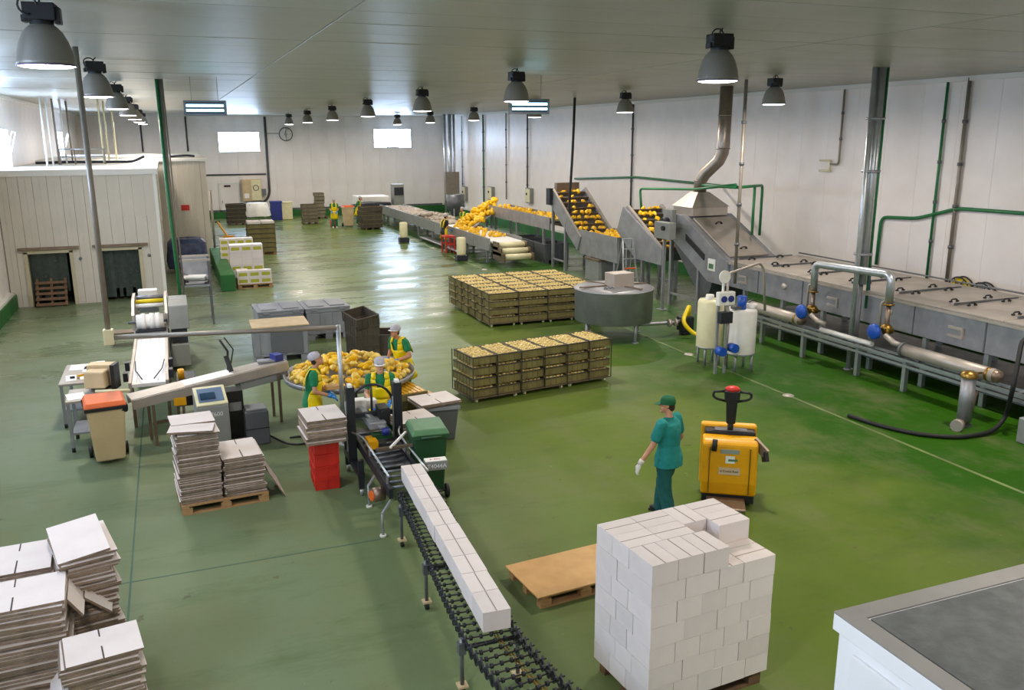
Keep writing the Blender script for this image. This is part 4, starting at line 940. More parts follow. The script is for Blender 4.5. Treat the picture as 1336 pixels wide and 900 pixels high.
def pallet(x, y, rz, label, wd=1.2, dp=.8, m='wood'):
    t = thing('wooden_pallet', label, 'pallet', (x, y, 0), rz)
    for k in range(5): MB().b(-wd/2, wd/2, -dp/2+k*(dp-.1)/4, -dp/2+.1+k*(dp-.1)/4, .122, .144).build('top_board', m, t)
    for k in range(3): MB().b(-wd/2+k*(wd-.1)/2, -wd/2+.1+k*(wd-.1)/2, -dp/2, dp/2, .10, .121).build('stringer', m, t)
    for i in range(3):
        for j in range(3): MB().b(-wd/2+i*(wd-.14)/2, -wd/2+.14+i*(wd-.14)/2, -dp/2+j*(dp-.1)/2, -dp/2+.1+j*(dp-.1)/2, .022, .099).build('block', m, t)
    for j in range(3): MB().b(-wd/2, wd/2, -dp/2+j*(dp-.1)/2, -dp/2+.1+j*(dp-.1)/2, 0, .021).build('bottom_board', m, t)
    return t

# ================================================================ LEFT SIDE, FAR
tag(MB().b(1.38, 1.86, 31.0, 39.0, 0, .58).build('green_kerb', 'green_kerb', bevel=.03), 'long low green kerb wall beside the carton pallets', 'kerb')
t = thing('wrapped_load', 'pallet load wrapped in dark blue film by the cold rooms', 'wrapped load', (.46, 36.7, 0))
mb = MB(); n = 20
prof = [(.0, .0, .75, .6), (.3, .05, .78, .62), (.7, .05, .74, .6), (1.0, .0, .7, .56), (1.15, 0, .55, .45), (1.2, 0, .01, .01)]
vs = []
for (z, o_, a, b_) in prof:
    for j in range(n):
        an = 2*math.pi*j/n; c, s = math.cos(an), math.sin(an); k = (abs(c)**4+abs(s)**4)**-.25*(1+rnd.uniform(-.03, .03)); vs.append((a*c*k, b_*s*k, .14+z+rnd.uniform(-.02, .02)*(z > .1)))
mb.add(vs, [(i*n+j, i*n+(j+1) % n, (i+1)*n+(j+1) % n, (i+1)*n+j) for i in range(len(prof)-1) for j in range(n)], False); mb.build('film', 'blue_film', t)
for s in (-1, 0, 1): MB().b(s*.5-.05, s*.5+.05, -.45, .45, 0, .14).build('runner', 'wood_dark', t)
# printed cartons on pallets
mat('print_green', 'a8a82c', .6); mat('print_dark', '2a5a34', .6)
cprint = carton_mesh(.385, .3, .235)
def printed(x, y, z, rz, label, group, me=None, wd=.385, dp=.3, h=.235, band=True):
    o = bpy.data.objects.new('printed_carton', me or cprint); col.objects.link(o); o.location = (x, y, z); o.rotation_euler[2] = rz; tag(o, label, 'carton', group)
    if band:
        MB().b(-wd*.38, wd*.38, -dp/2-.003, -dp/2, h*.2, h*.7).build('green_print', 'print_green', o); MB().b(-wd/2-.003, -wd/2, -dp*.25, dp*.25, h*.25, h*.7).build('logo', 'print_dark', o)
        MB().b(-wd/2, wd/2, -.02, .02, h, h+.002).build('tape', 'tape', o)
    return o
pallet(2.55, 31.75, 0, 'wooden pallet under the low green-printed cartons by the kerb')
for k in range(2):
    for i in range(3):
        for j in range(2):
            if k == 1 and j == 1 and i > 0: continue
            printed(2.15+i*.39, 31.55+j*.31, .146+k*.238, 0, 'white carton with green print on the low pallet by the kerb', 'green-printed cartons, low pallet')
pallet(2.45, 33.4, 0, 'wooden pallet under the tall white cartons by the kerb')
for k in range(5):
    for i in range(3):
        for j in range(2):
            printed(2.06+i*.39, 33.2+j*.31, .146+k*.238, 0, 'white carton in the tall pallet load by the kerb', 'tall white carton load', band=(k in (1, 4)))
pallet(2.2, 35.6, 0, 'wooden pallet under the yellow-banded trays by the kerb')
for k in range(5):
    for i in range(4): printed(1.8+i*.31, 35.5, .146+k*.24, 0, 'carton tray with a yellow-green band behind the tall white cartons', 'yellow-banded trays', carton_mesh(.3, .5, .235), .3, .5)
pallet(3.7, 40.7, 0, 'wooden pallet under the olive crates with white tops')
for k in range(6):
    for i in range(2): crate(crate_meshes('crate_olive', .58, .95, .2, 'crate_dark') if k == 0 and i == 0 else cm_pal if k or i else None, 3.4+i*.6, 40.7, .146+k*.21, 0, 'olive crate in the pallet stack with white cartons on top', 'olive crates, white-topped stack') if (k or i) else globals().__setitem__('cm_pal', crate_meshes('crate_olive', .58, .95, .2, 'crate_dark')) or crate(cm_pal, 3.4, 40.7, .146, 0, 'olive crate in the pallet stack with white cartons on top', 'olive crates, white-topped stack')
for i in range(2):
    for j in range(3): printed(3.4+i*.6, 40.4+j*.32, .146+6*.21, 0, 'flat white carton lying on top of the olive crates', 'white cartons on the olive crates', carton_mesh(.55, .3, .1), .55, .3, .1, band=False)
t = thing('draped_table', 'table draped with a white cloth by the far wall', 'table', P(338, 290)+Vector((0, .6, 0)))
mb = MB(); n = 28; vs = []
for (z, a, b_, w_) in ((1.18, .55, .45, 0), (1.15, .62, .5, .0), (.8, .75, .6, .04), (.35, .82, .64, .07)):
    for j in range(n):
        an = 2*math.pi*j/n; k = 1+w_*math.sin(an*7); vs.append((a*math.cos(an)*k, b_*math.sin(an)*k, z-.05*w_*math.sin(5*an)*4))
vs.append((0, 0, 1.2)); fs = [(i*n+j, i*n+(j+1) % n, (i+1)*n+(j+1) % n, (i+1)*n+j) for i in range(3) for j in range(n)]+[(len(vs)-1, (j+1) % n, j) for j in range(n)]
mb.add(vs, fs, True); mb.build('cloth', 'white_plastic', t)
for dx in (-.45, .45):
    for dy in (-.35, .35): MB().b(dx-.03, dx+.03, dy-.03, dy+.03, 0, 1.1).build('leg', 'steel', t)
q = P(356, 288); t = thing('storage_bin', 'tall blue plastic bin by the far wall', 'bin', (q.x+.3, q.y+.5, 0)); MB().b(-.33, .33, -.35, .35, 0, 1.15).build('body', 'blue_plastic', t, bevel=.03); MB().b(-.36, .36, -.38, .38, 1.1, 1.2).build('rim', 'blue_plastic', t)
q = P(370, 287); t = thing('storage_bin', 'tall cream plastic bin by the far wall beside the blue one', 'bin', (q.x+.3, q.y+.6, 0)); MB().b(-.33, .33, -.35, .35, 0, 1.1).build('body', 'cream_plastic', t, bevel=.03); MB().b(-.36, .36, -.38, .38, 1.04, 1.13).build('rim', 'cream_plastic', t)
def wheelie(name, label, loc, rz, wd, dp, h, m, lidm, bag=False):
    t = thing(name, label, 'bin', loc, rz)
    MB().add([(-wd*.38, -dp*.36, .06), (wd*.38, -dp*.36, .06), (wd*.38, dp*.38, .06), (-wd*.38, dp*.38, .06), (-wd/2, -dp/2, h), (wd/2, -dp/2, h), (wd/2, dp/2, h), (-wd/2, dp/2, h)], [(0, 3, 2, 1), (4, 5, 6, 7), (0, 1, 5, 4), (1, 2, 6, 5), (2, 3, 7, 6), (3, 0, 4, 7)]).build('body', m, t, bevel=.03)
    MB().b(-wd/2-.02, wd/2+.02, -dp/2-.02, dp/2+.02, h-.06, h).build('rim', m if not bag else 'black', t, bevel=.01)
    l = MB().box((0, 0, h+.04), (wd+.06, dp+.06, .08), taper=.86).build('lid', lidm, t, bevel=.02)
    MB().cyl((-wd*.3, dp/2+.05, h-.02), (wd*.3, dp/2+.05, h-.02), .02, n=8).build('grip', m, t)
    for s in (-1, 1): MB().cyl((s*wd*.42, dp*.4, .1), (s*wd*.52, dp*.4, .1), .1, n=16).build('wheel', 'black_rubber', t)
    MB().cyl((-wd*.42, dp*.4, .1), (wd*.42, dp*.4, .1), .015, n=6).build('axle', 'steel_dark', t)
    if bag: MB().lathe([(.66*wd, h-.13), (.7*wd, h-.1), (.71*wd, h-.01)], (0, 0, 0), 4, smooth=False, sx=1, sy=dp/wd, axis=Matrix.Rotation(math.pi/4, 3, 'Z')).build('bin_liner', 'black', t)
    return t
q = P(456, 296); wheelie('wheeled_bin', 'beige wheeled bin with orange lid beside the far worker', (q.x, q.y+.3, 0), .1, .58, .7, 1.15, 'beige_board', 'orange')
q = P(446, 297); t = thing('bucket', 'small red bucket beside the far beige bin', 'bucket', (q.x-.35, q.y+.75, 0)); MB().lathe([(.001, 0), (.17, 0), (.21, .38), (.2, .38), (.16, .02)], (0, 0, 0), 16).build('pail', 'red_plastic', t); MB().torus((0, 0, .38), .205, .015, n=18).build('rim', 'red_paint', t)
t = thing('hand_pallet_truck', 'yellow hand pallet truck parked by the cartons and kerb', 'pallet truck', (2.6, 41.6, 0), .2)
MB().b(-.25, .25, .9, 1.15, .1, .7).build('pump_body', 'yellow_paint', t, bevel=.03); MB().bar((0, 1.0, .6), (-.3, 1.6, 1.3), .07).build('tiller', 'yellow_paint', t); MB().bar((-.42, 1.55, 1.3), (-.18, 1.65, 1.32), .05).build('tiller_grip', 'black', t)
for s in (-1, 1): MB().b(s*.2-.08, s*.2+.08, -.3, .9, .05, .12).build('fork', 'yellow_paint', t)
MB().cyl((-.1, 1.05, .09), (.1, 1.05, .09), .09).build('steer_wheel', 'black_rubber', t)
# ---- steel stand with trough
q = P(262, 424)
t = thing('film_stand', 'tall steel stand with a trough of white film beside the packing machine', 'stand', (q.x, q.y+.4, 0))
for dx in (-.36, .36):
    for dy in (-.4, .4): MB().b(dx-.025, dx+.025, dy-.025, dy+.025, 0, 1.85).build('leg', 'steel_dark', t)
MB().b(-.38, .38, -.42, .42, 1.1, 1.15).build('shelf', 'steel', t); MB().b(-.38, .38, .38, .42, 1.15, 1.85).build('back_plate', 'steel', t)
for s in (-1, 1): MB().b(s*.37-.012, s*.37+.012, -.42, .38, 1.15, 1.45).build('side_plate', 'steel', t)
MB().b(-.4, .4, -.44, -.38, 1.82, 1.88).b(-.4, .4, .38, .44, 1.85, 1.9).build('top_bar', 'steel_lid', t)
w_ = MB(); 
for k in range(6): w_.box((rnd.uniform(-.12, .12), rnd.uniform(-.15, .15), 1.18+k*.035), (.5, .55, .03), rz=rnd.uniform(-.3, .3))
for k in range(1): tag(w_.build('film_bundle', 'white_plastic', t), None, None, kind='stuff')

# ================================================================ PACKING LINE
t = thing('packing_machine', 'grey flow-wrap packing machine with white film roll feeding a white belt', 'packing machine', (0, 0, 0))
MB().b(-1.02, -.3, 20.1, 22.6, .15, .95).build('base_cabinet', 'grey_machine', t, bevel=.02)
MB().b(-.28, .12, 20.5, 22.2, .1, .62).build('side_cabinet', 'grey_machine', t, bevel=.02); MB().b(-.26, .16, 20.6, 22.0, .95, 1.5).build('drive_housing', 'grey_machine', t, bevel=.02); MB().b(-.24, .1, 20.6, 22.0, .64, .93).build('gear_gap', 'dark_machine', t)
MB().prism([(20.8, .95), (20.8, 1.3), (21.5, 1.55), (22.4, 1.55), (22.6, 1.2), (22.6, .95)], -1.04, -.98, 'x').build('side_frame', 'steel_lid', t); MB().prism([(20.8, .95), (20.8, 1.3), (21.5, 1.55), (22.4, 1.55), (22.6, 1.2), (22.6, .95)], -.34, -.28, 'x').build('side_frame', 'steel_lid', t)
MB().b(-.98, -.34, 20.5, 22.4, .96, 1.0).build('bed', 'dark_machine', t)
MB().cyl((-.95, 20.75, 1.15), (-.38, 20.75, 1.15), .17, n=20).build('film_roll', 'white_plastic', t)
for x in (-.8, -.62, -.5): MB().cyl((x-.05, 20.75, 1.15), (x+.05, 20.75, 1.15), .19, n=20).build('film_layer', 'white_belt', t)
MB().cyl((-1.12, 20.75, 1.15), (-.3, 20.75, 1.15), .03, n=8).build('film_spindle', 'steel_dark', t)
for y, z, m in ((21.4, 1.4, 'white_plastic'), (21.7, 1.45, 'yellow_hose'), (22.1, 1.48, 'steel')): MB().cyl((-.96, y, z), (-.36, y, z), .05, n=10).build('guide_roller', m, t)
MB().b(-1.0, -.3, 20.0, 20.1, .88, 1.0).build('front_plate', 'steel_lid', t)
MB().b(-.95, -.5, 23.0, 23.3, 1.25, 1.5).build('display_head', 'white_plastic', t, bevel=.02); MB().b(-.75, -.7, 23.1, 23.2, 0, 1.25).build('display_post', 'steel', t); MB().b(-.95, -.5, 22.985, 23.0, .95, 1.25).build('display_screen', 'grey_paint', t)
for x in (-.95, -.38):
    for y in (20.2, 22.45): MB().cyl((x, y, 0), (x, y, .15), .04, n=8).build('foot', 'steel', t)
t = thing('white_belt_conveyor', 'white belt conveyor running from packing machine to the checkweigher', 'conveyor', (0, 0, 0))
MB().b(-.93, -.37, 16.2, 20.0, .86, .92).build('belt', 'white_belt', t)
for s, x in ((-1, -.96), (1, -.34)): MB().b(x-.025, x+.025, 16.2, 20.0, .74, .95).build('side_frame', 'steel_lid', t)
for k in range(3): MB().b(-.93+.18*k+.08, -.925+.18*k+.08, 16.3, 20, .92, .9225).build('belt_line', 'grey_plastic', t)
MB().tube([(-.90, 17.6, 1.0), (-.88, 16.9, 1.0), (-.75, 16.2, 1.0)], .012, 6).build('guide_rail', 'dark_machine', t); MB().tube([(-.38, 17.6, 1.0), (-.42, 16.9, 1.0), (-.55, 16.2, 1.0)], .012, 6).build('guide_rail', 'dark_machine', t)
for y in (16.5, 17.3):
    for x in (-1.03, -.27): MB().b(x-.04, x+.04, y-.08, y+.08, .92, 1.08).build('guide_clamp', 'dark_machine', t)
for x in (-.95, -.35):
    for y in (16.6, 19.4): MB().b(x-.03, x+.03, y-.03, y+.03, 0, .74).build('leg', 'steel_brown', t)
MB().b(-.2, .15, 16.6, 17.3, .3, .8).b(-.3, -.2, 16.8, 17.0, .5, .7).build('motor_box', 'dark_machine', t, bevel=.02); MB().cyl((-.1, 16.75, .8), (-.1, 16.75, .98), .06).build('sensor', 'yellow_paint', t)
q = P(163, 452)
t = thing('step_platform', 'small steel step beside the packing machine', 'step', (q.x, q.y+.2, 0)); MB().b(-.27, .27, -.22, .22, .32, .36).build('tread', 'steel_brown', t)
for s in (-1, 1): MB().b(s*.25-.015, s*.25+.015, -.2, .2, 0, .32).build('side', 'steel_brown', t)
# slanted checkweigher conveyor
t = thing('checkweigher', 'slanted grey checkweigher conveyor carried past a control cabinet', 'conveyor', (0, 0, 0))
Pa, Pb = Vector((-.95, 15.52, .86)), Vector((1.72, 16.15, 1.12))
dv = (Pb-Pa).normalized(); sv = Vector((-dv.y, dv.x, 0)).normalized()
MB().bar(Pa, Pb, .42, .06).build('belt', 'steel_lid', t)
for s in (-1, 1): MB().bar(Pa+sv*s*.23-Vector((0, 0, .06)), Pb+sv*s*.23-Vector((0, 0, .06)), .03, .16).build('side_frame', 'steel_lid', t)
MB().bar(Pa+dv*.9+Vector((0, 0, .035)), Pa+dv*1.75+Vector((0, 0, .035)), .36, .01).build('weigh_plate', 'white_belt', t)
MB().bar(Pa+dv*1.85-Vector((0, 0, .2)), Pa+dv*2.75-Vector((0, 0, .2)), .38, .2).build('under_housing', 'grey_machine', t)
for f_ in (.12, .3, .93):
    p = Pa.lerp(Pb, f_)
    for s in (-1, 1): MB().b(p.x+sv.x*s*.2-.025, p.x+sv.x*s*.2+.025, p.y+sv.y*s*.2-.025, p.y+sv.y*s*.2+.025, 0, p.z-.1).build('leg', 'steel_brown', t)
MB().bar(Pa.lerp(Pb, .12)*1-Vector((0, 0, .55)), Pa.lerp(Pb, .42)-Vector((0, 0, .6)), .05).build('stretcher', 'steel_brown', t)
for f_ in (.38, .45): p = Pa.lerp(Pb, f_)-sv*.28; MB().torus((p.x, p.y, .35), .11, .015, 'y', 20).build('cable_coil', 'black_cable', t)
p = Pa.lerp(Pb, .62); MB().tube([(p.x, p.y+.1, p.z+.05), (p.x+.02, p.y+.1, p.z+.4), (p.x-.1, p.y+.1, p.z+.62)], .02, 8).build('sensor_arm', 'black_cable', t); MB().bar((p.x+.05, p.y-.05, p.z+.05), (p.x-.02, p.y+.02, p.z+.34), .06).build('sensor_head', 'dark_machine', t)
MB().tube([(p.x+.03, p.y+.12, p.z+.03), (p.x+.12, p.y+.12, p.z+.42), (p.x-.02, p.y+.1, p.z+.66)], .012, 6).build('cable', 'black_cable', t)
p = Pa.lerp(Pb, .95); MB().box((p.x, p.y, p.z+.1), (.16, .22, .12), rz=.4).build('blue_sensor', 'blue_plastic', t); MB().b(p.x-.35, p.x, p.y-.1, p.y+.1, p.z+.03, p.z+.06).build('guide_plate', 'steel', t)
MB().box(Pa.lerp(Pb, .3)-Vector((0, .27, .2)), (.2, .02, .14)).build('warning_tag', 'yellow_paint', t)
MB().tube([(-.95, 15.9, .9), (-1.5, 15.95, .93)], .03).build('stub_roller', 'cream_plastic', t)
t = thing('control_cabinet', 'grey floor cabinet with sloping blue display of the checkweigher', 'cabinet', (.33, 14.72, 0), .08)
MB().prism([(-.28, 0), (.3, 0), (.3, 1.08), (.2, 1.08), (-.28, .88)], -.25, .25, 'x').build('body', 'grey_machine', t, bevel=.01)
sl = math.atan2(.2, .48)
fr = MB(); fr.box((0, -.04, 1.0), (.5, .5, .03), rot=Matrix.Rotation(sl, 3, 'X')); fr.build('console_frame', 'cream_plastic', t, bevel=.01)
MB().box((0, -.045, 1.018), (.4, .36, .012), rot=Matrix.Rotation(sl, 3, 'X')).build('display', 'panel_blue', t); MB().box((-.05, -.09, 1.015), (.24, .16, .02), rot=Matrix.Rotation(sl, 3, 'X')).build('screen', 'screen', t)
MB().b(-.22, .22, -.292, -.281, .05, .62).build('door', 'grey_machine', t); MB().b(-.21, -.19, -.31, -.292, .4, .5).build('door_handle', 'black', t)
text('ST7600', .1, 'text_white', t, (0, -.285, .74), (math.pi/2, 0, 0))
t = thing('floor_unit', 'low dark grey floor unit with cable beside the checkweigher', 'unit', (1.05, 14.95, 0), .05)
MB().b(-.2, .2, -.2, .2, 0, .62).build('body', 'grey_plastic_dark', t, bevel=.03); MB().b(-.17, .17, -.17, .17, .62, .65).build('top_tray', 'grey_plastic', t, bevel=.01); MB().b(-.2, .2, -.21, -.2, .3, .31).build('panel_gap', 'black', t)
t = thing('floor_unit', 'narrow black electronics box standing behind the grey cabinet', 'unit', (.72, 15.15, 0), .08); MB().b(-.14, .14, -.16, .16, .1, .95).build('body', 'black', t, bevel=.01); MB().b(-.12, .12, -.14, .14, 0, .1).build('plinth', 'steel_dark', t); MB().b(-.1, .1, -.175, -.16, .6, .75).build('module', 'grey_plastic', t)
tag(MB().tube([(1.25, 14.95, .1), (1.5, 14.6, .02), (1.75, 14.45, .02), (1.95, 14.6, .02), (1.85, 14.9, .02), (1.6, 14.9, .02)], .018, 6, .2).build('power_cable', 'black_cable'), 'dark power cable on the floor from the grey unit', 'cable')
# tables with monitor
def table(x, y, wd, dp, h, label, rz=0, shelf=True):
    t = thing('steel_table', label, 'table', (x, y, 0), rz); MB().b(-wd/2, wd/2, -dp/2, dp/2, h-.04, h).build('top', 'steel_lid', t, bevel=.006)
    for sx in (-1, 1):
        for sy in (-1, 1):
            l = MB().b(sx*(wd/2-.04)-.025, sx*(wd/2-.04)+.025, sy*(dp/2-.04)-.025, sy*(dp/2-.04)+.025, .08, h-.04).build('leg', 'steel', t); MB().cyl((sx*(wd/2-.04), sy*(dp/2-.04), 0), (sx*(wd/2-.04), sy*(dp/2-.04), .08), .03, n=8).build('foot', 'black', l)
    if shelf: MB().b(-wd/2+.05, wd/2-.05, -dp/2+.05, dp/2-.05, .3, .33).build('shelf', 'steel', t)
    return t
table(-1.83, 17.75, .72, 1.5, .84, 'steel table with papers and black tool behind the monitor')
table(-1.58, 15.95, .72, .8, .90, 'steel table carrying the beige monitor and papers')
t = thing('crt_monitor', 'boxy beige computer monitor seen from behind on the steel table', 'monitor', (-1.42, 16.28, .9), -.3)
MB().b(-.22, .22, -.02, .22, .04, .42).build('casing', 'beige_board', t, bevel=.02); MB().box((0, -.16, .21), (.36, .28, .3), taper=.94).build('rear_housing', 'beige_board', t, bevel=.03); MB().b(-.19, .19, .22, .235, .08, .38).build('screen', 'screen', t); MB().b(-.14, .14, -.1, .14, 0, .04).build('stand', 'dark_machine', t)
MB().b(.23, .3, -.15, .1, .0, .44).build('side_device', 'black', t)
for i, (x, y, z, wd, dp, rz, lab) in enumerate([(-1.95, 17.4, .84, .3, .42, .1, 'white paper sheet on the table beside the black tool'), (-1.7, 18.0, .84, .3, .42, -.05, 'white paper sheet in the middle of the far steel table'), (-1.95, 18.2, .84, .3, .42, .0, 'white paper sheet at the back of the far steel table'), (-1.62, 18.4, .84, .26, .3, .1, 'small white paper at the back corner of the far steel table'), (-1.8, 15.85, .9, .28, .4, .2, 'white paper under the monitor edge'), (-1.45, 15.72, .9, .3, .25, -.2, 'white paper by the bin on the monitor table')]):
    tag(MB().box((0, 0, .004), (wd, dp, .008)).build('paper_sheet', 'paper', None, 0, (x, y, z), rz), lab, 'paper')
t = thing('tape_gun', 'black and yellow tape gun on the steel table', 'tape gun', (-1.88, 17.25, .85)); MB().cyl((-.02, 0, .05), (.03, 0, .05), .05, n=14).build('tape_roll', 'beige_board', t); MB().bar((0, -.02, .06), (.14, -.05, .09), .04).build('body', 'yellow_paint', t); MB().bar((.12, -.05, .09), (.18, -.1, .01), .035).build('grip', 'black', t); MB().bar((-.05, 0, .04), (-.13, .0, .04), .04).build('nose', 'black', t)
wheelie('wheeled_bin', 'large beige wheeled bin with orange lid and black liner by the checkweigher', (-1.3, 14.98, 0), .12, .58, .66, 1.0, 'beige', 'orange', True)

# ---- grey pallet boxes
for x in (2.38, 3.58): pallet_box('pallet_box', 'light grey lidded pallet box of the touching pair behind the checkweigher', x, 23.05, R(2), 1.12, 1.2, .80, 'grey_plastic', True, 'lidded pallet boxes behind the checkweigher')
t = pallet_box('pallet_box', 'light grey pallet box covered with a beige board', 2.17, 20.95, R(-1), 1.25, .95, .84, 'grey_plastic', False)
MB().b(-.25, .5, -.50, -.478, .2, .74).build('access_panel', 'grey_plastic_dark', t)
tag(MB().box((0, 0, .015), (1.32, 1.02, .03)).build('beige_board', 'beige_board', None, .005, (2.17, 20.95, .843), R(-1)), 'flat beige board lying on the grey pallet box', 'board')

# ================================================================ ROTARY TABLE
RT = Vector((2.85, 15.62, 0))
t = thing('rotary_table', 'round steel packing table heaped with yellow pepper packs', 'rotary table', RT)
MB().lathe([(.001, .80), (1.1, .80), (1.2, .84), (1.22, .93), (1.2, .93), (1.18, .86), (1.09, .83), (.001, .83)], (0, 0, 0), 48).build('dish', 'steel', t)
MB().lathe([(.2, .1), (.12, .15), (.12, .8)], (0, 0, 0), 18).build('pedestal', 'steel_dark', t)
for k in range(4): a = k*math.pi/2+.4; MB().bar((0, 0, .08), (.8*math.cos(a), .8*math.sin(a), .05), .08, .06).cyl((.8*math.cos(a), .8*math.sin(a), 0), (.8*math.cos(a), .8*math.sin(a), .05), .05).build('foot', 'steel_dark', t)
packs = [pepper_mesh('pack', 'pepper', 11, .24, .075), pepper_mesh('pack', 'pepper_pale', 12, .22, .08), pepper_mesh('pack', 'pepper', 13, .2, .085), pepper_mesh('pack', 'pepper_pale', 14, .24, .07)]
for k in range(290):
    r_ = 1.08*math.sqrt(rnd.random()); a = rnd.uniform(0, 6.283); h = .40*max(0, 1-(r_/1.15)**1.6)
    o = put_pepper((RT.x+r_*math.cos(a), RT.y+r_*math.sin(a), .885+h*rnd.random()**.5), rnd.uniform(.62, .88), 'bagged yellow pepper in the heap on the round packing table', 'pepper packs on the rotary table', packs, .5); o.name = 'pepper_pack'; o['category'] = 'pepper pack'
# ================================================================ CARTON SEALER
t = thing('carton_sealer', 'dark blue carton sealing machine with two uprights feeding the white boxes', 'sealing machine', (0, 0, 0))
BX0, BX1 = 2.40, 2.90
MB().b(BX0, BX1, 11.4, 13.15, .56, .62).build('bed', 'dark_machine', t)
for k in range(13): MB().cyl((BX0+.03, 10.62+k*.19, .625), (BX1-.03, 10.62+k*.19, .625), .022, n=8).build('bed_roller', 'steel_dark', t)
for x in (BX0-.02, BX1+.02):
    MB().b(x-.025, x+.025, 10.5, 13.2, .52, .66).build('bed_frame', 'dark_machine', t)
    MB().tube([(x, 10.6, .8), (x, 12.3, .8), (x-(.25 if x < 2.6 else -.2), 12.75, .82)], .015, 6, .2).build('guide_rail', 'galv', t)
    for y in (10.7, 11.8): MB().b(x-.012, x+.012, y-.012, y+.012, .66, .8).build('guide_post', 'steel', t)
for x in (2.27, 3.0):
    u = MB().b(x-.065, x+.065, 12.5, 12.66, .3, 1.52).build('upright', 'dark_machine', t, bevel=.01)
    MB().b(x-.085, x-.066, 12.52, 12.56, .5, 1.3).build('edge_strip', 'galv', u)
    MB().b(x-.03, x+.03, 12.5, 12.62, 1.52, 1.56).build('end_cap', 'white_plastic', u)
    for y in (11.95, 13.0): MB().b(x-.04, x+.04, y-.04, y+.04, .12, .56).build('leg', 'dark_machine', t); MB().cyl((x, y, 0), (x, y, .12), .03, n=8).build('foot', 'galv', t)
    MB().b(x-.05, x+.05, 11.9, 13.05, .3, .38).build('base_rail', 'dark_machine', t)
MB().bar((2.27, 12.58, 1.05), (3.0, 12.58, 1.05), .07).build('cross_beam', 'dark_machine', t)
MB().box((2.62, 12.55, .95), (.26, .6, .12)).build('tape_head', 'steel', t, bevel=.02); MB().box((2.75, 12.5, 1.05), (.16, .3, .26)).cyl((2.75, 12.32, 1.1), (2.75, 12.3, 1.1), .08).build('head_motor', 'black', t, bevel=.02)
MB().bar((2.45, 12.75, 1.12), (2.68, 12.2, .92), .09, .03).build('ramp_plate', 'galv', t)
MB().box((2.45, 12.85, 1.12), (.22, .2, .2)).build('tape_box', 'white_plastic', t, bevel=.01); MB().box((2.66, 12.95, 1.1), (.18, .16, .14)).build('tape_box', 'white_plastic', t, bevel=.01)
pts = [(2.62+.33*math.cos(a), 12.66, 1.15+.34*math.sin(a)) for a in [math.pi*k/12 for k in range(13)]]
MB().tube(pts, .02, 8).build('hoop', 'dark_machine', t); MB().tube([(2.62, 12.66, 1.0), (2.62, 12.66, 1.49)], .018, 8).build('mast', 'dark_machine', t)
MB().box((2.5, 12.2, .72), (.14, .3, .12)).build('yellow_guard', 'yellow_paint', t); MB().box((2.68, 12.3, .78), (.3, .12, .1)).build('green_motor', 'green_plastic', t, bevel=.01); MB().cyl((2.72, 12.2, .82), (2.72, 12.2, .92), .06).build('blue_knob', 'blue_plastic', t)
MB().bar((2.62, 11.5, .86), (2.92, 11.75, .98), .03).build('pressure_arm', 'white_plastic', t); MB().bar((2.42, 11.55, .84), (2.95, 11.5, .86), .04).build('cross_arm', 'steel_brown', t)
MB().cyl((2.18, 10.75, .5), (2.34, 10.78, .5), .1, n=16).build('drive_motor', 'steel_brown', t); MB().cyl((2.16, 10.74, .5), (2.19, 10.75, .5), .07, n=14).build('motor_cap', 'orange', t)
for (x, y) in ((2.3, 11.5), (2.27, 10.5)):
    MB().bar((x+.1, y, .5), (x-.02, y, .33), .05, .02).build('foot_arm', 'galv', t); MB().cyl((x-.02, y, .03), (x-.02, y, .33), .018, n=8).build('foot_rod', 'steel', t); MB().cyl((x-.02, y, 0), (x-.02, y, .03), .045, n=12).build('foot_pad', 'white_plastic', t)
tb = MB().box((3.13, 10.95, .74), (.32, .16, .13), rz=-.1).build('nameplate_box', 'grey_machine', t, bevel=.005)
MB().box((3.13, 10.955, .808), (.30, .14, .006), rz=-.1).build('print_strip', 'label_white', t)
text('B1 8004', .045, 'red_paint', t, (3.12, 10.95, .813), (0, 0, -.1)); text('T4044A', .085, 'text_white', t, (3.125, 10.868, .735), (math.pi/2, 0, -.1))
MB().bar((2.92, 10.98, .62), (3.06, 10.95, .68), .05).build('nameplate_arm', 'dark_machine', t)

# ---- red crates with flat cartons on top
cmr = crate_meshes('red_plastic', .35, .50, .185)
for k in range(4): crate(cmr, 1.84, 12.62, k*.19, .02*k-.02, 'red plastic crate in the stack under the flat cartons', 'stacked red crates')
flat_stack(1.84, 12.62, .765, 7, .055, .58, .7, .05, '%s flat white carton on the red crate stack', 'flat cartons on the red crates', .015, .02)
# ---- bins and trays near the sealer
wheelie('wheeled_bin', 'dark green wheeled bin with pale green lid beside the sealer', (3.23, 11.72, 0), math.pi*.97, .5, .6, 1.0, 'green_plastic', 'green_lid')
t = thing('grey_tub', 'square grey tub with cardboard sheets lying on top', 'tub', (4.06, 14.05, 0), -.1)
MB().add([(-.27, -.25, 0), (.27, -.25, 0), (.27, .25, 0), (-.27, .25, 0), (-.34, -.32, .62), (.34, -.32, .62), (.34, .32, .62), (-.34, .32, .62)], [(0, 3, 2, 1), (4, 5, 6, 7), (0, 1, 5, 4), (1, 2, 6, 5), (2, 3, 7, 6), (3, 0, 4, 7)]).build('body', 'grey_plastic_dark', t, bevel=.02); MB().b(-.36, .36, -.34, .34, .58, .63).build('rim', 'grey_plastic', t)
flat_stack(4.02, 14.05, .632, 3, .03, .75, .62, .15, '%s white cardboard sheet on the grey tub', 'cardboard sheets on the grey tub', .03, .06)
t = thing('carton_stand', 'low dark stand holding flat cartons beside the sealer', 'stand', (3.42, 13.2, 0)); MB().b(-.3, .3, -.3, .3, .5, .54).build('top', 'steel_dark', t)
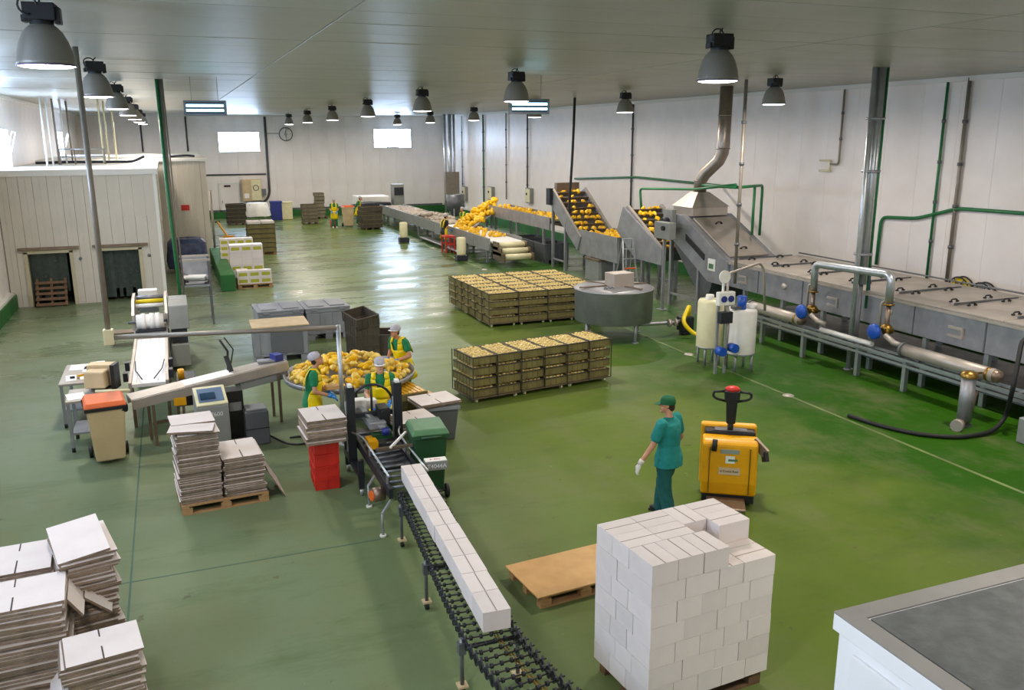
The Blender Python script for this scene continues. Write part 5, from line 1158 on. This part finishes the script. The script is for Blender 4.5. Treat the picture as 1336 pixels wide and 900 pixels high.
for dx in (-.26, .26):
    for dy in (-.26, .26): MB().b(dx-.02, dx+.02, dy-.02, dy+.02, 0, .5).build('leg', 'steel_dark', t)
flat_stack(3.42, 13.2, .545, 4, .045, .62, .6, .12, '%s flat white carton on the low stand by the sealer', 'flat cartons on the low stand', .01, .02)
mat('jar_yellow', 'd9a520', .35, 0, .15, 12)
cms = crate_meshes('crate_olive', .52, .72, .14)
for (x, y, n, lab) in ((3.68, 14.75, 5, 'olive tray of yellow pepper jars in the stack by the workers'), (4.12, 15.0, 3, 'olive tray of yellow pepper jars in the lower stack by the grey tub')):
    for k in range(n): crate(cms, x, y, k*.15, .18, lab, lab.replace('olive tray', 'trays'))
    fm = MB(); M_ = Matrix.Rotation(.18, 3, 'Z')
    for i in range(6):
        for s in range(4): p = M_ @ Vector((-.21+i*.084, -.27+s*.18, 0)); fm.box((x+p.x, y+p.y, (n-1)*.15+.12), (.062, .165, .06), rz=.18)
    tag(fm.build('pepper_jars', 'jar_yellow'), lab.replace('olive tray of yellow pepper jars', 'yellow strips filling the top tray'), 'peppers', kind='stuff')

# ================================================================ BOX CONVEYOR
CE = [Vector((2.72, 10.45, 0)), Vector((2.61, 9.0, 0)), Vector((2.50, 7.6, 0)), Vector((2.46, 6.8, 0)), Vector((2.52, 6.1, 0)), Vector((2.68, 5.4, 0)), Vector((2.95, 4.8, 0))]
def path(s):
    d = 0
    for a, b_ in zip(CE[:-1], CE[1:]):
        L_ = (b_-a).length
        if d+L_ >= s: return a.lerp(b_, (s-d)/L_), (b_-a).normalized()
        d += L_
    return CE[-1].copy(), (CE[-1]-CE[-2]).normalized()
total = sum((b_-a).length for a, b_ in zip(CE[:-1], CE[1:]))
t = thing('skate_conveyor', 'black expandable skate wheel conveyor on legs carrying white boxes', 'conveyor', (0, 0, 0))
CZ = .60; HW = .25
ax = MB().cyl((-HW-.04, 0, 0), (HW+.04, 0, 0), .008, n=6)
for x in (-.2, -.1, 0, .1, .2): ax.cyl((x-.012, 0, 0), (x+.012, 0, 0), .024, n=10)
axm = ax.mesh('axle', 'black')
ns = int(total/.115); side = {-1: [], 1: []}
for k in range(ns):
    p, d = path(k*.115+.03); nrm = Vector((-d.y, d.x, 0))
    o = bpy.data.objects.new('wheel_axle', axm); col.objects.link(o); o.parent = t; o.location = (p.x, p.y, CZ+.015); o.rotation_euler[2] = math.atan2(nrm.y, nrm.x)
    for s in (-1, 1): side[s].append(p+nrm*s*HW)
lk = {-1: MB(), 1: MB()}
for s in (-1, 1):
    q = side[s]
    for k in range(len(q)-1):
        z0, z1 = (CZ+.015, CZ-.10) if k % 2 == 0 else (CZ-.10, CZ+.015)
        lk[s].bar((q[k].x, q[k].y, z0), (q[k+1].x, q[k+1].y, z1), .012, .028); lk[s].bar((q[k].x, q[k].y, z1), (q[k+1].x, q[k+1].y, z0), .012, .028)
        lk[s].cyl((q[k].x, q[k].y, CZ-.1), (q[k].x, q[k].y, CZ+.05), .012, n=6)
    lk[s].build('scissor_lattice', 'dark_machine', t)['kind'] = 'stuff'
cs = MB()
for k in range(int(total/.1)):
    p, d = path(k*.1); n_ = Vector((-d.y, d.x, 0)); e, _ = path(k*.1+.075)
    for s in (.03, .06): cs.bar((p.x-n_.x*s*-1, p.y-n_.y*s*-1, CZ+.0), (e.x+n_.x*s, e.y+n_.y*s, CZ+.0), .012, .012)
cs.build('centre_chain', 'brass', t)['kind'] = 'stuff'
for sl in (.35, 1.95, 3.55, 4.9):
    p, d = path(sl); n_ = Vector((-d.y, d.x, 0)); MB().bar(p+n_*(HW+.02)+Vector((0, 0, CZ-.1)), p-n_*(HW+.02)+Vector((0, 0, CZ-.1)), .03).build('cross_tie', 'dark_machine', t)
    for s in (-1, 1):
        g = p+n_*s*(HW+.03)
        l = MB().cyl((g.x, g.y, .09), (g.x, g.y, CZ), .02, n=8).b(g.x-.035, g.x+.035, g.y-.035, g.y+.035, CZ-.16, CZ-.04).build('leg', 'steel_dark', t)
        MB().cyl((g.x-.02, g.y, .045), (g.x+.02, g.y, .045), .045, n=12).build('castor', 'black_rubber', l); MB().b(g.x-.05, g.x+.05, g.y-.05, g.y+.05, .09, .11).build('castor_plate', 'beige_board', l)
BL, BW, BH = .395, .275, .205
bm0 = carton_mesh(BW, BL-.012, BH)
def wbox(me, wd, dp, h, loc, rz, label, group, seam=True):
    o = bpy.data.objects.new('white_box', me); col.objects.link(o); o.location = loc; o.rotation_euler[2] = rz; tag(o, label, 'box', group)
    if seam == 'y': MB().b(-.006, .006, -dp/2, dp/2, h, h+.001).build('flap_seam', 'carton_seam', o)
    elif seam == 'x': MB().b(-wd/2, wd/2, -.005, .005, h, h+.001).build('flap_seam', 'carton_seam', o)
    return o
e0, e1 = Vector((2.525, 6.86, 0)), Vector((2.735, 10.80, 0)); dd = (e1-e0)/10; an = math.atan2(-dd.x, dd.y)
for k in range(10):
    p = e0+dd*(k+.5)
    lab = 'sealed white box at the open end of the row on the skate conveyor' if k == 0 else 'sealed white box just leaving the carton sealer' if k == 9 else 'sealed white box inside the row on the skate conveyor'
    wbox(bm0, BW, BL-.012, BH, (p.x+rnd.uniform(-.004, .004), p.y, CZ+.041), an+rnd.uniform(-.01, .01), lab, 'white boxes on the skate conveyor', 'y')

# ================================================================ WHITE BOX PILE
S_, L_ = .28, .373; prz = R(4.5); po = Vector((3.60, 5.88, .146)); PM = Matrix.Rotation(prz, 3, 'Z'); TH = .205
pc = po+PM @ Vector((.7, .4665, 0)); pallet(pc.x, pc.y, prz, 'wooden pallet almost hidden under the tall pile of white boxes', 1.3, .86, 'wood_dark')
mS = carton_mesh(S_-.007, L_-.007, TH-.003); mL = carton_mesh(L_-.007, S_-.007, TH-.003)
def layer_cells(front):
    cells = []
    def row(depth0, flip):
        pass
    if front:      # five short faces in front, lengthwise boxes behind
        for i in range(5): cells.append((i*S_, 0, 'S'))
        y = L_
    else: y = 0
    xsL = [0, L_, 2*L_+S_]
    for r_ in range(2):
        for x in xsL: cells.append((x, y+r_*S_, 'L'))
    cells.append((2*L_, y if not front else y+2*S_-L_, 'S'))
    if not front:
        for i in range(5): cells.append((i*S_, 2*S_, 'S'))
    return cells
for k in range(7):
    front = k % 2 == 0
    for (x, y, kd) in layer_cells(front):
        wd, dp = (S_, L_) if kd == 'S' else (L_, S_)
        if k == 6:
            if y < .01 and x > 2.5*S_: continue
        c = PM @ Vector((x+wd/2+rnd.uniform(-.003, .003), y+dp/2+rnd.uniform(-.004, .004), 0))
        lab = 'white box in the top layer of the pallet pile' if k == 6 else 'white box in the partly uncovered layer just below the pile top' if k == 5 else 'white box in the %s layer above the pallet of the tall pile' % ('first', 'second', 'third', 'fourth', 'fifth')[min(k, 4)]
        wbox(mS if kd == 'S' else mL, wd-.007, dp-.007, TH-.003, (po.x+c.x, po.y+c.y, po.z+k*TH), prz+rnd.uniform(-.008, .008), lab, 'white boxes piled on the pallet', ('y' if kd == 'S' else 'x') if k >= 5 else False)

# ---- pallet with kraft sheet
pallet(4.05, 8.5, R(5), 'wooden pallet covered with a brown cardboard sheet, waiting empty')
tag(MB().box((0, 0, .008), (1.3, .84, .016)).build('cardboard_sheet', 'kraft', None, .003, (4.05, 8.5, .145), R(5)), 'brown cardboard sheet covering the empty pallet', 'cardboard sheet')

# ---- flat carton pallets
pallet(.33, 12.65, R(5), 'wooden pallet under the two flat carton stacks near the checkweigher', 1.2, .85)
z = flat_stack(.02, 12.62, .146, 33, .031, .56, .80, R(5), '%s flat carton in the taller stack near the checkweigher', 'flat cartons, taller pallet stack', .015, .02)
for (dx, dy, rz) in ((-.03, -.18, -.12), (-.02, .25, .12)):
    o = bpy.data.objects.new('flat_carton', two_tone(.6, .42, .03)); col.objects.link(o); o.location = (.02+dx, 12.6+dy, z+.01+(dy > 0)*.01); o.rotation_euler = (.06*(1 if dy > 0 else -1), .02, rz); tag(o, 'loose flat carton lying across the taller stack, %s flap' % ('rear' if dy > 0 else 'front'), 'carton', 'flat cartons, taller pallet stack')
flat_stack(.62, 12.68, .146, 19, .031, .56, .80, R(5), '%s flat carton in the shorter stack near the checkweigher', 'flat cartons, shorter pallet stack', .015, .02)
o = bpy.data.objects.new('flat_carton', two_tone(.5, .8, .02)); col.objects.link(o); o.location = (1.06, 12.72, .22); o.rotation_euler = (0, R(62), R(3)); tag(o, 'flat carton leaning upright against the shorter stack', 'carton')
for (x, y, wd, dp, n, pz, rz, j, lab) in ((-1.62, 8.10, .80, .60, 34, .032, R(2), .03, 'front flat carton stack with ragged grey edges'), (-1.12, 8.82, .46, .78, 37, .032, R(12), .035, 'back flat carton stack with a tilted top sheet'), (-1.68, 8.86, .62, .66, 34, .032, R(4), .03, 'flat carton stack wedged between the two ragged ones'), (-.92, 7.50, .60, .50, 26, .031, R(8), .022, 'smaller neat stack of flat cartons in front')):
    t_ = pallet(x, y, rz, 'wooden pallet under the '+lab.replace('flat carton stack', 'ragged stack').split(' with')[0], wd-.04, dp-.04)
    flat_stack(x, y, .146, n, pz, wd, dp, rz, '%s flat carton of the '+lab, lab, j, .05)
for (x, y, z, rx, ry, rz, wd, dp, lab) in ((-1.14, 8.8, 1.36, .12, -.10, .22, .46, .72, 'flat white carton tilted up on top of the back ragged stack'), (-1.0, 8.6, .9, .1, .75, .1, .3, .6, 'flat carton slipping off the side of the back ragged stack'), (-1.16, 8.25, 1.05, 0, 1.0, .06, .22, .5, 'flat carton slipping off the side of the front ragged stack'), (-1.27, 7.55, .55, 0, -.9, .1, .2, .5, 'flat carton slipping off the side of the small neat stack')):
    o = bpy.data.objects.new('flat_carton', two_tone(wd, dp, .025)); col.objects.link(o); o.location = (x, y, z); o.rotation_euler = (rx, ry, rz); tag(o, lab, 'carton')

# ================================================================ YELLOW PALLET TRUCK
t = thing('pallet_truck', 'yellow electric pallet truck with black tiller standing by the worker', 'pallet truck', (7.2, 9.8, 0), R(-33)); t.scale = (1.07,)*3
W2 = .36
MB().prism([(-.22, .16), (-.26, .35), (-.24, .88), (-.17, .94), (.0, .95), (.0, .16)], -W2, W2, 'x').build('front_cover', 'yellow_paint', t, bevel=.03)
MB().b(-W2+.02, W2-.02, .0, .28, .16, .82).build('battery_box', 'black', t)
MB().b(-W2-.02, W2+.0, .16, .3, .16, 1.03).build('rear_cover', 'yellow_paint', t, bevel=.03)
MB().b(-.33, .33, -.02, .17, .86, .99).build('top_tray', 'black', t, bevel=.02); MB().b(-.2, .22, .0, .14, .985, 1.0).build('tray_lid', 'grey_plastic_dark', t)
for x in (-.26, .26): MB().b(x-.006, x+.006, -.268, -.235, .2, .84).build('panel_groove', 'brass', t)
MB().b(-W2+.02, W2-.02, -.2, .3, .05, .16).build('chassis', 'black', t)
for x in (-.28, .28): MB().cyl((x-.05, .05, .09), (x+.05, .05, .09), .09, n=16).build('castor_wheel', 'black_rubber', t)
MB().b(-.28, .22, -.62, -.22, .10, .14).build('step_plate', 'steel_brown', t, bevel=.02); MB().b(-.25, -.2, -.24, -.2, .06, .12).build('step_hinge', 'steel_dark', t)
MB().tube([(0, .06, .96), (0, .05, 1.12)], .04, 10).build('tiller_neck', 'black', t)
MB().box((0, .04, 1.26), (.12, .09, .34), taper=1.25).build('tiller_arm', 'black', t, bevel=.02)
MB().box((0, .03, 1.48), (.19, .1, .15), taper=1.1).build('tiller_head', 'black', t, bevel=.02)
MB().ell((0, .03, 1.57), (.1, .06, .05)).build('belly_button', 'red_paint', t)
for s in (-1, 1): MB().tube([(s*.08, .03, 1.54), (s*.24, .02, 1.53), (s*.25, .02, 1.47), (s*.2, .02, 1.43), (s*.07, .03, 1.40)], .018, 8, .03).build('grip_loop', 'black', t)
MB().tube([(-.2, -.26, .95), (-.21, -.28, .8)], .035, 8).build('hand_lever', 'black', t)
MB().bar((.30, -.12, .92), (.46, -.22, .78), .05, .12).build('side_guard', 'steel_brown', t); MB().bar((.44, -.2, .8), (.46, -.24, .68), .05, .1).build('guard_pad', 'black', t)
MB().b(-.12, .12, -.257, -.247, .76, .82).build('maker_plate', 'galv', t); MB().b(-.055, .065, -.262, -.252, .63, .73).build('data_plate', 'label_white', t); MB().b(-.14, .14, -.266, -.256, .47, .57).build('hire_sticker', 'beige_board', t)
text('e Crane Real', .045, 'text_dark', t, (0, -.268, .52), (math.pi/2, 0, 0))
MB().b(-.02, .1, -.264, -.256, .66, .69).build('plate_print', 'green_lid', t)
for s in (-1, 1): MB().b(s*.19-.08, s*.19+.08, .3, 1.45, .06, .12).build('fork', 'steel_dark', t, bevel=.01); MB().cyl((s*.19-.04, 1.3, .04), (s*.19+.04, 1.3, .04), .04, n=12).build('load_roller', 'black_rubber', t)

# ================================================================ CABIN IN THE FOREGROUND
cz = 2.4; cc = P(1088, 797, cz); cx0, cy1 = cc.x, cc.y; cx1, cy0 = 9.0, -2.4
t = thing('white_cabin', 'white panelled cabin with flat grey roof', 'cabin', (cx0, cy1, 0))
W_, D_ = cx1-cx0, cy1-cy0
MB().b(.03, W_, -D_, -.03, 0, cz-.12).build('walls', 'cabin_white', t)
MB().b(0, W_, -D_, 0, cz-.12, cz-.012).build('fascia', 'cabin_white', t, bevel=.006)
MB().b(.0, W_, -.13, .0, cz-.012, cz).build('roof_edging', 'cabin_trim', t); MB().b(.0, .13, -D_, -.131, cz-.012, cz).build('roof_edging', 'cabin_trim', t)
n = 4; pw = (W_-.14)/n
for i in range(n):
    for j in range(4):
        dp = (D_-.14)/4; MB().b(.14+i*pw+.006, .14+(i+1)*pw-.004, -.14-(j+1)*dp+.004, -.14-j*dp-.006, cz-.012, cz-.002).build('roof_sheet', 'concrete_top', t)
for j in range(4):
    dp = D_/4; MB().b(.005, .03, -(j+1)*dp+.05, -j*dp-.16, .1, cz-.2).build('wall_panel', 'cabin_white', t, bevel=.006)
# ================================================================ PEOPLE
def person(name_label, x, y, rz, pose, h=1.72, shirt='shirt_green', trousers='trousers_green', apron=True, head='net', glove='glove_blue', shoe='shoe_white', skin='skin', vox=.010, group=None, sleeve=.55, bulk=1.0):
    t = thing('person', name_label, 'person', (x, y, 0), rz, group); K = h/1.75
    lean = pose.get('lean', 0.); tw = pose.get('twist', 0.); hipz = .93
    ML = Matrix.Rotation(-lean, 3, 'X') @ Matrix.Rotation(tw, 3, 'Z')
    def U(p):                                   # upper body point: leans from the hips
        v = ML @ (Vector(p)-Vector((0, 0, hipz))); return (v+Vector((0, 0, hipz)))*K
    def V(p): return Vector(p)*K
    def cap(mb, p, q, r0, r1, n=12):
        mb.cyl(p, q, r0, r1, n, True); mb.ell(p, (r0,)*3, n, 8); mb.ell(q, (r1,)*3, n, 8)
    def rem(o, v, disp=0., dsc=.12):
        m_ = o.modifiers.new('remesh', 'REMESH'); m_.mode = 'VOXEL'; m_.voxel_size = v; m_.use_smooth_shade = True
        s = o.modifiers.new('smooth', 'SMOOTH'); s.iterations = 4; s.factor = .5
        if disp:
            tx = bpy.data.textures.new('fold', 'CLOUDS'); tx.noise_scale = dsc; d_ = o.modifiers.new('fold', 'DISPLACE'); d_.texture = tx; d_.strength = disp; d_.mid_level = .5; d_.texture_coords = 'LOCAL'
    def loft(mb, rings, n=22):                  # rings: (centre fn point, rx, ry)
        vs = []
        for (c, rx, ry) in rings:
            for j in range(n):
                a = 2*math.pi*j/n; vs.append(U((c[0]+rx*math.cos(a), c[1]+ry*math.sin(a), c[2])))
        m_ = len(rings); mb.add(vs, [(i*n+j, i*n+(j+1) % n, (i+1)*n+(j+1) % n, (i+1)*n+j) for i in range(m_-1) for j in range(n)]+[tuple(reversed(range(n))), tuple((m_-1)*n+j for j in range(n))], True)
    hips = {s: V((s*.095, 0, .90)) for s in (-1, 1)}
    feet = pose.get('feet', {-1: (-.11, 0), 1: (.11, .02)}); knees = {}
    sh = {s: U((s*.185, 0, 1.41)) for s in (-1, 1)}
    el = {s: U(pose['el'][s]) for s in (-1, 1)}; wr = {s: U(pose['wr'][s]) for s in (-1, 1)}
    hy = pose.get('head_yaw', 0.); hp = pose.get('head_pitch', 0.)
    hc = U((0, .03, 1.635)); HM = Matrix.Rotation(-lean*.6, 3, 'X') @ Matrix.Rotation(tw+hy, 3, 'Z') @ Matrix.Rotation(-hp, 3, 'X')
    def Hd(p): return hc+HM @ (Vector(p)*K)
    # --- body
    b = MB()
    b.ell(hc+HM @ Vector((0, 0, .025*K)), (.074*K, .092*K, .088*K), 18, 12, HM); b.ell(Hd((0, .02, -.05)), (.058*K, .07*K, .068*K), 16, 10, HM)
    b.ell(Hd((0, .098, -.012)), (.013*K, .02*K, .024*K), 8, 6, HM); b.ell(Hd((0, .078, -.095)), (.03*K, .022*K, .02*K), 10, 6, HM)
    for s in (-1, 1): b.ell(Hd((s*.076, -.005, -.005)), (.01*K, .02*K, .03*K), 8, 6, HM)
    cap(b, U((0, -.005, 1.42)), Hd((0, -.015, -.06)), .056*K, .05*K)
    loft(b, [((0, 0, .88), .155, .11), ((0, 0, 1.06), .135, .1), ((0, 0, 1.26), .16, .11), ((0, -.005, 1.40), .16, .085), ((0, -.005, 1.46), .07, .06)])
    for s in (-1, 1):
        cap(b, sh[s], el[s], .05*K, .041*K); cap(b, el[s], wr[s], .041*K, .028*K)
        f = feet[s]; an = V((f[0], f[1], .09)); kn = (hips[s]+an)/2+V((0, .05, .0)); knees[s] = (kn, an)
        cap(b, hips[s], kn, .08*K, .055*K); cap(b, kn, an, .053*K, .038*K)
    # --- hands: palm, four fingers, thumb
    hands = MB()
    for s in (-1, 1):
        d = (wr[s]-el[s]).normalized(); cu = pose.get('curl', .5)
        hd = (d+Vector((0, 0, -pose.get('drop', .25)))).normalized(); sd = hd.cross(Vector((0, 0, 1)))
        sd = sd.normalized() if sd.length > .15 else Vector((1, 0, 0)); nr = sd.cross(hd).normalized()
        M_ = Matrix((sd, hd, nr)).transposed(); pc_ = wr[s]+hd*.05*K
        b.ell(wr[s]+hd*.045*K, (.036*K, .05*K, .017*K), 10, 8, M_)
        hands.ell(pc_, (.046*K, .062*K, .025*K), 12, 8, M_); hands.cyl(wr[s]-d*.06*K, wr[s]+hd*.01, .04*K, .036*K, 12)
        for i, (ox, ln) in enumerate(((-.031, .055), (-.011, .068), (.011, .064), (.030, .05))):
            a = pc_+(sd*ox+hd*.05)*K; m1 = a+(hd*ln*.6-nr*ln*.25*cu)*K; e = m1+(hd*ln*.45*(1-cu*.5)-nr*ln*.5*cu)*K
            hands.tube([a-hd*.02*K, a, m1, e], [.0115*K, .0115*K, .0105*K, .0085*K], 7)
        ts = -s; a = pc_+(sd*ts*.04-hd*.015)*K; m1 = a+(sd*ts*.025+hd*.03)*K; e = m1+(hd*.035-nr*.012)*K
        hands.tube([pc_+sd*ts*.02*K, a, m1, e], [.014*K, .013*K, .012*K, .009*K], 7)
    body = b.build('body', skin, t); rem(body, vox)
    hands.build('gloves', glove, t)
    # --- face and hair
    for s in (-1, 1): MB().ell(Hd((s*.03, .088, .012)), (.012*K, .006*K, .006*K), 8, 6, HM).build('eye', 'shoe_black', t); MB().box(Hd((s*.031, .09, .034)), (.034*K, .01*K, .008*K), rot=HM).build('eyebrow', 'hair', t)
    mat_l = 'red_plastic'
    MB().ell(Hd((0, .088, -.06)), (.022*K, .008*K, .006*K), 8, 6, HM).build('mouth', 'carton_edge', t)
    hb = MB(); hb.ell(Hd((0, -.02, .025)), (.079*K, .088*K, .088*K), 16, 10, HM); hb.ell(Hd((0, -.055, -.03)), (.062*K, .05*K, .06*K), 12, 8, HM); hb.build('hair', 'hair', t)
    if head == 'net':
        nb = MB(); nb.lathe([(.092*K, -.012*K), (.1*K, 0), (.101*K, .03*K), (.088*K, .075*K), (.055*K, .105*K), (.001, .118*K)], Hd((0, -.02, .03)), 20, True, .95, 1.12, HM); nb.build('hair_net', 'hairnet', t)
        if pose.get('visor', False): MB().lathe([(.075*K, .0), (.12*K, -.012*K), (.118*K, -.016*K), (.073*K, -.006*K)], Hd((0, .035, .035)), 20, True, .85, .9, HM).build('visor', 'white_plastic', t)
    elif head == 'cap':
        nb = MB(); nb.lathe([(.092*K, -.01*K), (.096*K, .01*K), (.094*K, .045*K), (.08*K, .085*K), (.045*K, .105*K), (.001, .11*K)], Hd((0, -.008, .025)), 22, True, .92, 1.1, HM); nb.build('cap', 'cap_green', t)
        vz = MB(); pts = [(.075*math.cos(a), .085+.085*math.sin(a), .022-.02*math.sin(a)) for a in [math.pi*k/10 for k in range(11)]]
        vz.add([Hd(p) for p in pts]+[Hd((p[0], p[1], p[2]+.008)) for p in pts], [tuple(range(11)), tuple(reversed(range(11, 22)))]+[(i, i+1, 12+i, 11+i) for i in range(10)]+[(10, 0, 11, 21)]); vz.build('cap_peak', 'cap_green', t)
    # --- clothes
    c = MB()
    B_ = bulk
    loft(c, [((0, 0, .79), .202*B_, .160*B_), ((0, 0, .93), .192*B_, .150*B_), ((0, 0, 1.08), .16*B_, .122*B_), ((0, 0, 1.26), .182*B_, .13*B_), ((0, -.005, 1.38), .19*B_, .108*B_), ((0, -.008, 1.45), .12, .08), ((0, -.005, 1.475), .07, .062)])
    for s in (-1, 1):
        e = sh[s].lerp(el[s], sleeve if sleeve < 1 else 1); cap(c, sh[s], e, .073*K*B_, .066*K*B_)
        if sleeve >= 1: cap(c, el[s], el[s].lerp(wr[s], sleeve-1), .056*K, .05*K)
    o = c.build('shirt', shirt, t); rem(o, vox*1.1, .022*K)
    c = MB()
    c.ell(V((0, 0, .90)), (.172*K*B_, .13*K*B_, .12*K), 16, 10)
    for s in (-1, 1):
        kn, an = knees[s]; cap(c, hips[s], kn, .102*K*B_, .085*K*B_); cap(c, kn, an+V((0, 0, .01)), .084*K*B_, .082*K*B_)
    o = c.build('trousers', trousers, t); rem(o, vox*1.1, .024*K)
    for s in (-1, 1):
        an = knees[s][1]; f = MB(); f.ell(an+V((0, .055, -.045)), (.046*K, .125*K, .05*K), 12, 8); f.b(an.x-.045*K, an.x+.045*K, an.y-.06*K, an.y+.17*K, 0, .03*K); f.build('shoe', shoe, t)
    if apron:
        a = MB(); n = 19
        def band(z0, z1, rx0, ry0, rx1, ry1, s0, e0, s1, e1, m=5):
            vs = []
            for i in range(m+1):
                u = i/m; z = z0+(z1-z0)*u
                for j in range(n):
                    an = (s0+(s1-s0)*u)+((e0+(e1-e0)*u)-(s0+(s1-s0)*u))*j/(n-1); rx = rx0+(rx1-rx0)*u; ry = ry0+(ry1-ry0)*u
                    vs.append(U((rx*math.sin(an), ry*math.cos(an)+(.02 if z < .9 else 0)+.006*math.sin(an*9+z*20), z)))
            a.add(vs, [(i*n+j, i*n+j+1, (i+1)*n+j+1, (i+1)*n+j) for i in range(m) for j in range(n-1)], True)
        lo = pose.get('apron_low', .55)
        band(lo, 1.05, .235, .185, .195, .158, -2.1, 2.1, -1.9, 1.9); band(1.05, 1.27, .195, .158, .208, .162, -1.9, 1.9, -.95, .95, 4)
        for s in (-1, 1):
            band(1.27, 1.40, .208, .162, .2, .145, s*.28, s*.95, s*.45, s*1.0, 3)
            vs = [U((s*.075, .115, 1.41)), U((s*.165, .085, 1.40)), U((s*.072, .05, 1.495)), U((s*.15, .035, 1.48)), U((s*.07, -.06, 1.49)), U((s*.15, -.07, 1.475)), U((s*.08, -.135, 1.36)), U((s*.17, -.125, 1.34)), U((s*.07, -.165, 1.1)), U((s*.16, -.155, 1.08))]
            a.add(vs, [(2*i, 2*i+1, 2*i+3, 2*i+2) for i in range(4)], True)
        o = a.build('apron', 'apron', t); sd_ = o.modifiers.new('solid', 'SOLIDIFY'); sd_.thickness = .006
    return t
def face(dx, dy): return math.atan2(-dx, dy)         # rotation that turns local +y to (dx, dy)
work = {'el': {-1: (-.24, .06, 1.12), 1: (.25, .05, 1.12)}, 'wr': {-1: (-.14, .30, 1.02), 1: (.16, .32, 1.04)}, 'lean': .12, 'head_pitch': -.45, 'curl': .7}
person('worker in yellow apron, hairnet and blue gloves filling boxes in profile at the round table', 1.93, 14.22, face(.98, -.18), dict(work, apron_low=.6), 1.70, head='net')
person('worker in white visor and yellow apron behind the carton sealer, looking up', 2.98, 13.62, face(-.22, -.97), dict(work, visor=True, head_pitch=.0, lean=.08, head_yaw=.1, apron_low=.6), 1.66, head='net', skin='skin_light')
person('worker in white visor and yellow apron bending over the far side of the round table', 4.0, 16.02, face(-.86, -.5), dict(work, lean=.30, visor=True, el={-1: (-.30, .08, 1.15), 1: (.26, .08, 1.14)}, wr={-1: (-.10, .30, 1.12), 1: (.10, .33, 1.12)}, head_pitch=-.25, apron_low=.6), 1.70, head='net')
person('man in green cap, teal shirt and trousers with white gloves walking to the pallet truck', 6.06, 9.6, face(-.45, .89), {'el': {-1: (-.31, .06, 1.13), 1: (.28, -.02, 1.13)}, 'wr': {-1: (-.46, .16, .90), 1: (.27, .14, .88)}, 'lean': .03, 'head_yaw': .55, 'curl': .6, 'drop': .8, 'feet': {-1: (-.1, -.12), 1: (.1, .16)}}, 1.76, 'shirt_teal', 'trousers_teal', False, 'cap', 'glove_white', 'shoe_black', sleeve=.62, bulk=1.14)
# the box held at the round table
tag(MB().box((0, 0, .03), (.22, .16, .06)).build('brown_tray', 'kraft', None, .004, (2.27, 14.17, 1.05), .1), 'small brown tray held by the worker in profile', 'tray')
far = dict(vox=.018)
q = P(437, 297); person('far worker in yellow apron facing the hall beside the orange-lidded bin', q.x, q.y, face(-.1, -1), dict(work, head_pitch=-.2), 1.68, **far)
q = P(468, 293); person('far worker in yellow apron pushing the dark crate stack', q.x, q.y+.3, face(.95, -.3), dict(work, lean=.3), 1.7, **far)
person('worker in dark top and yellow apron standing at the inspection belt', 11.72, 38.6, face(.95, .25), dict(work, lean=.15), 1.7, shirt='black', **far)
person('worker in yellow apron and green top behind the inspection belt', 13.98, 42.4, face(-.8, -.4), dict(work, lean=.2), 1.68, **far)
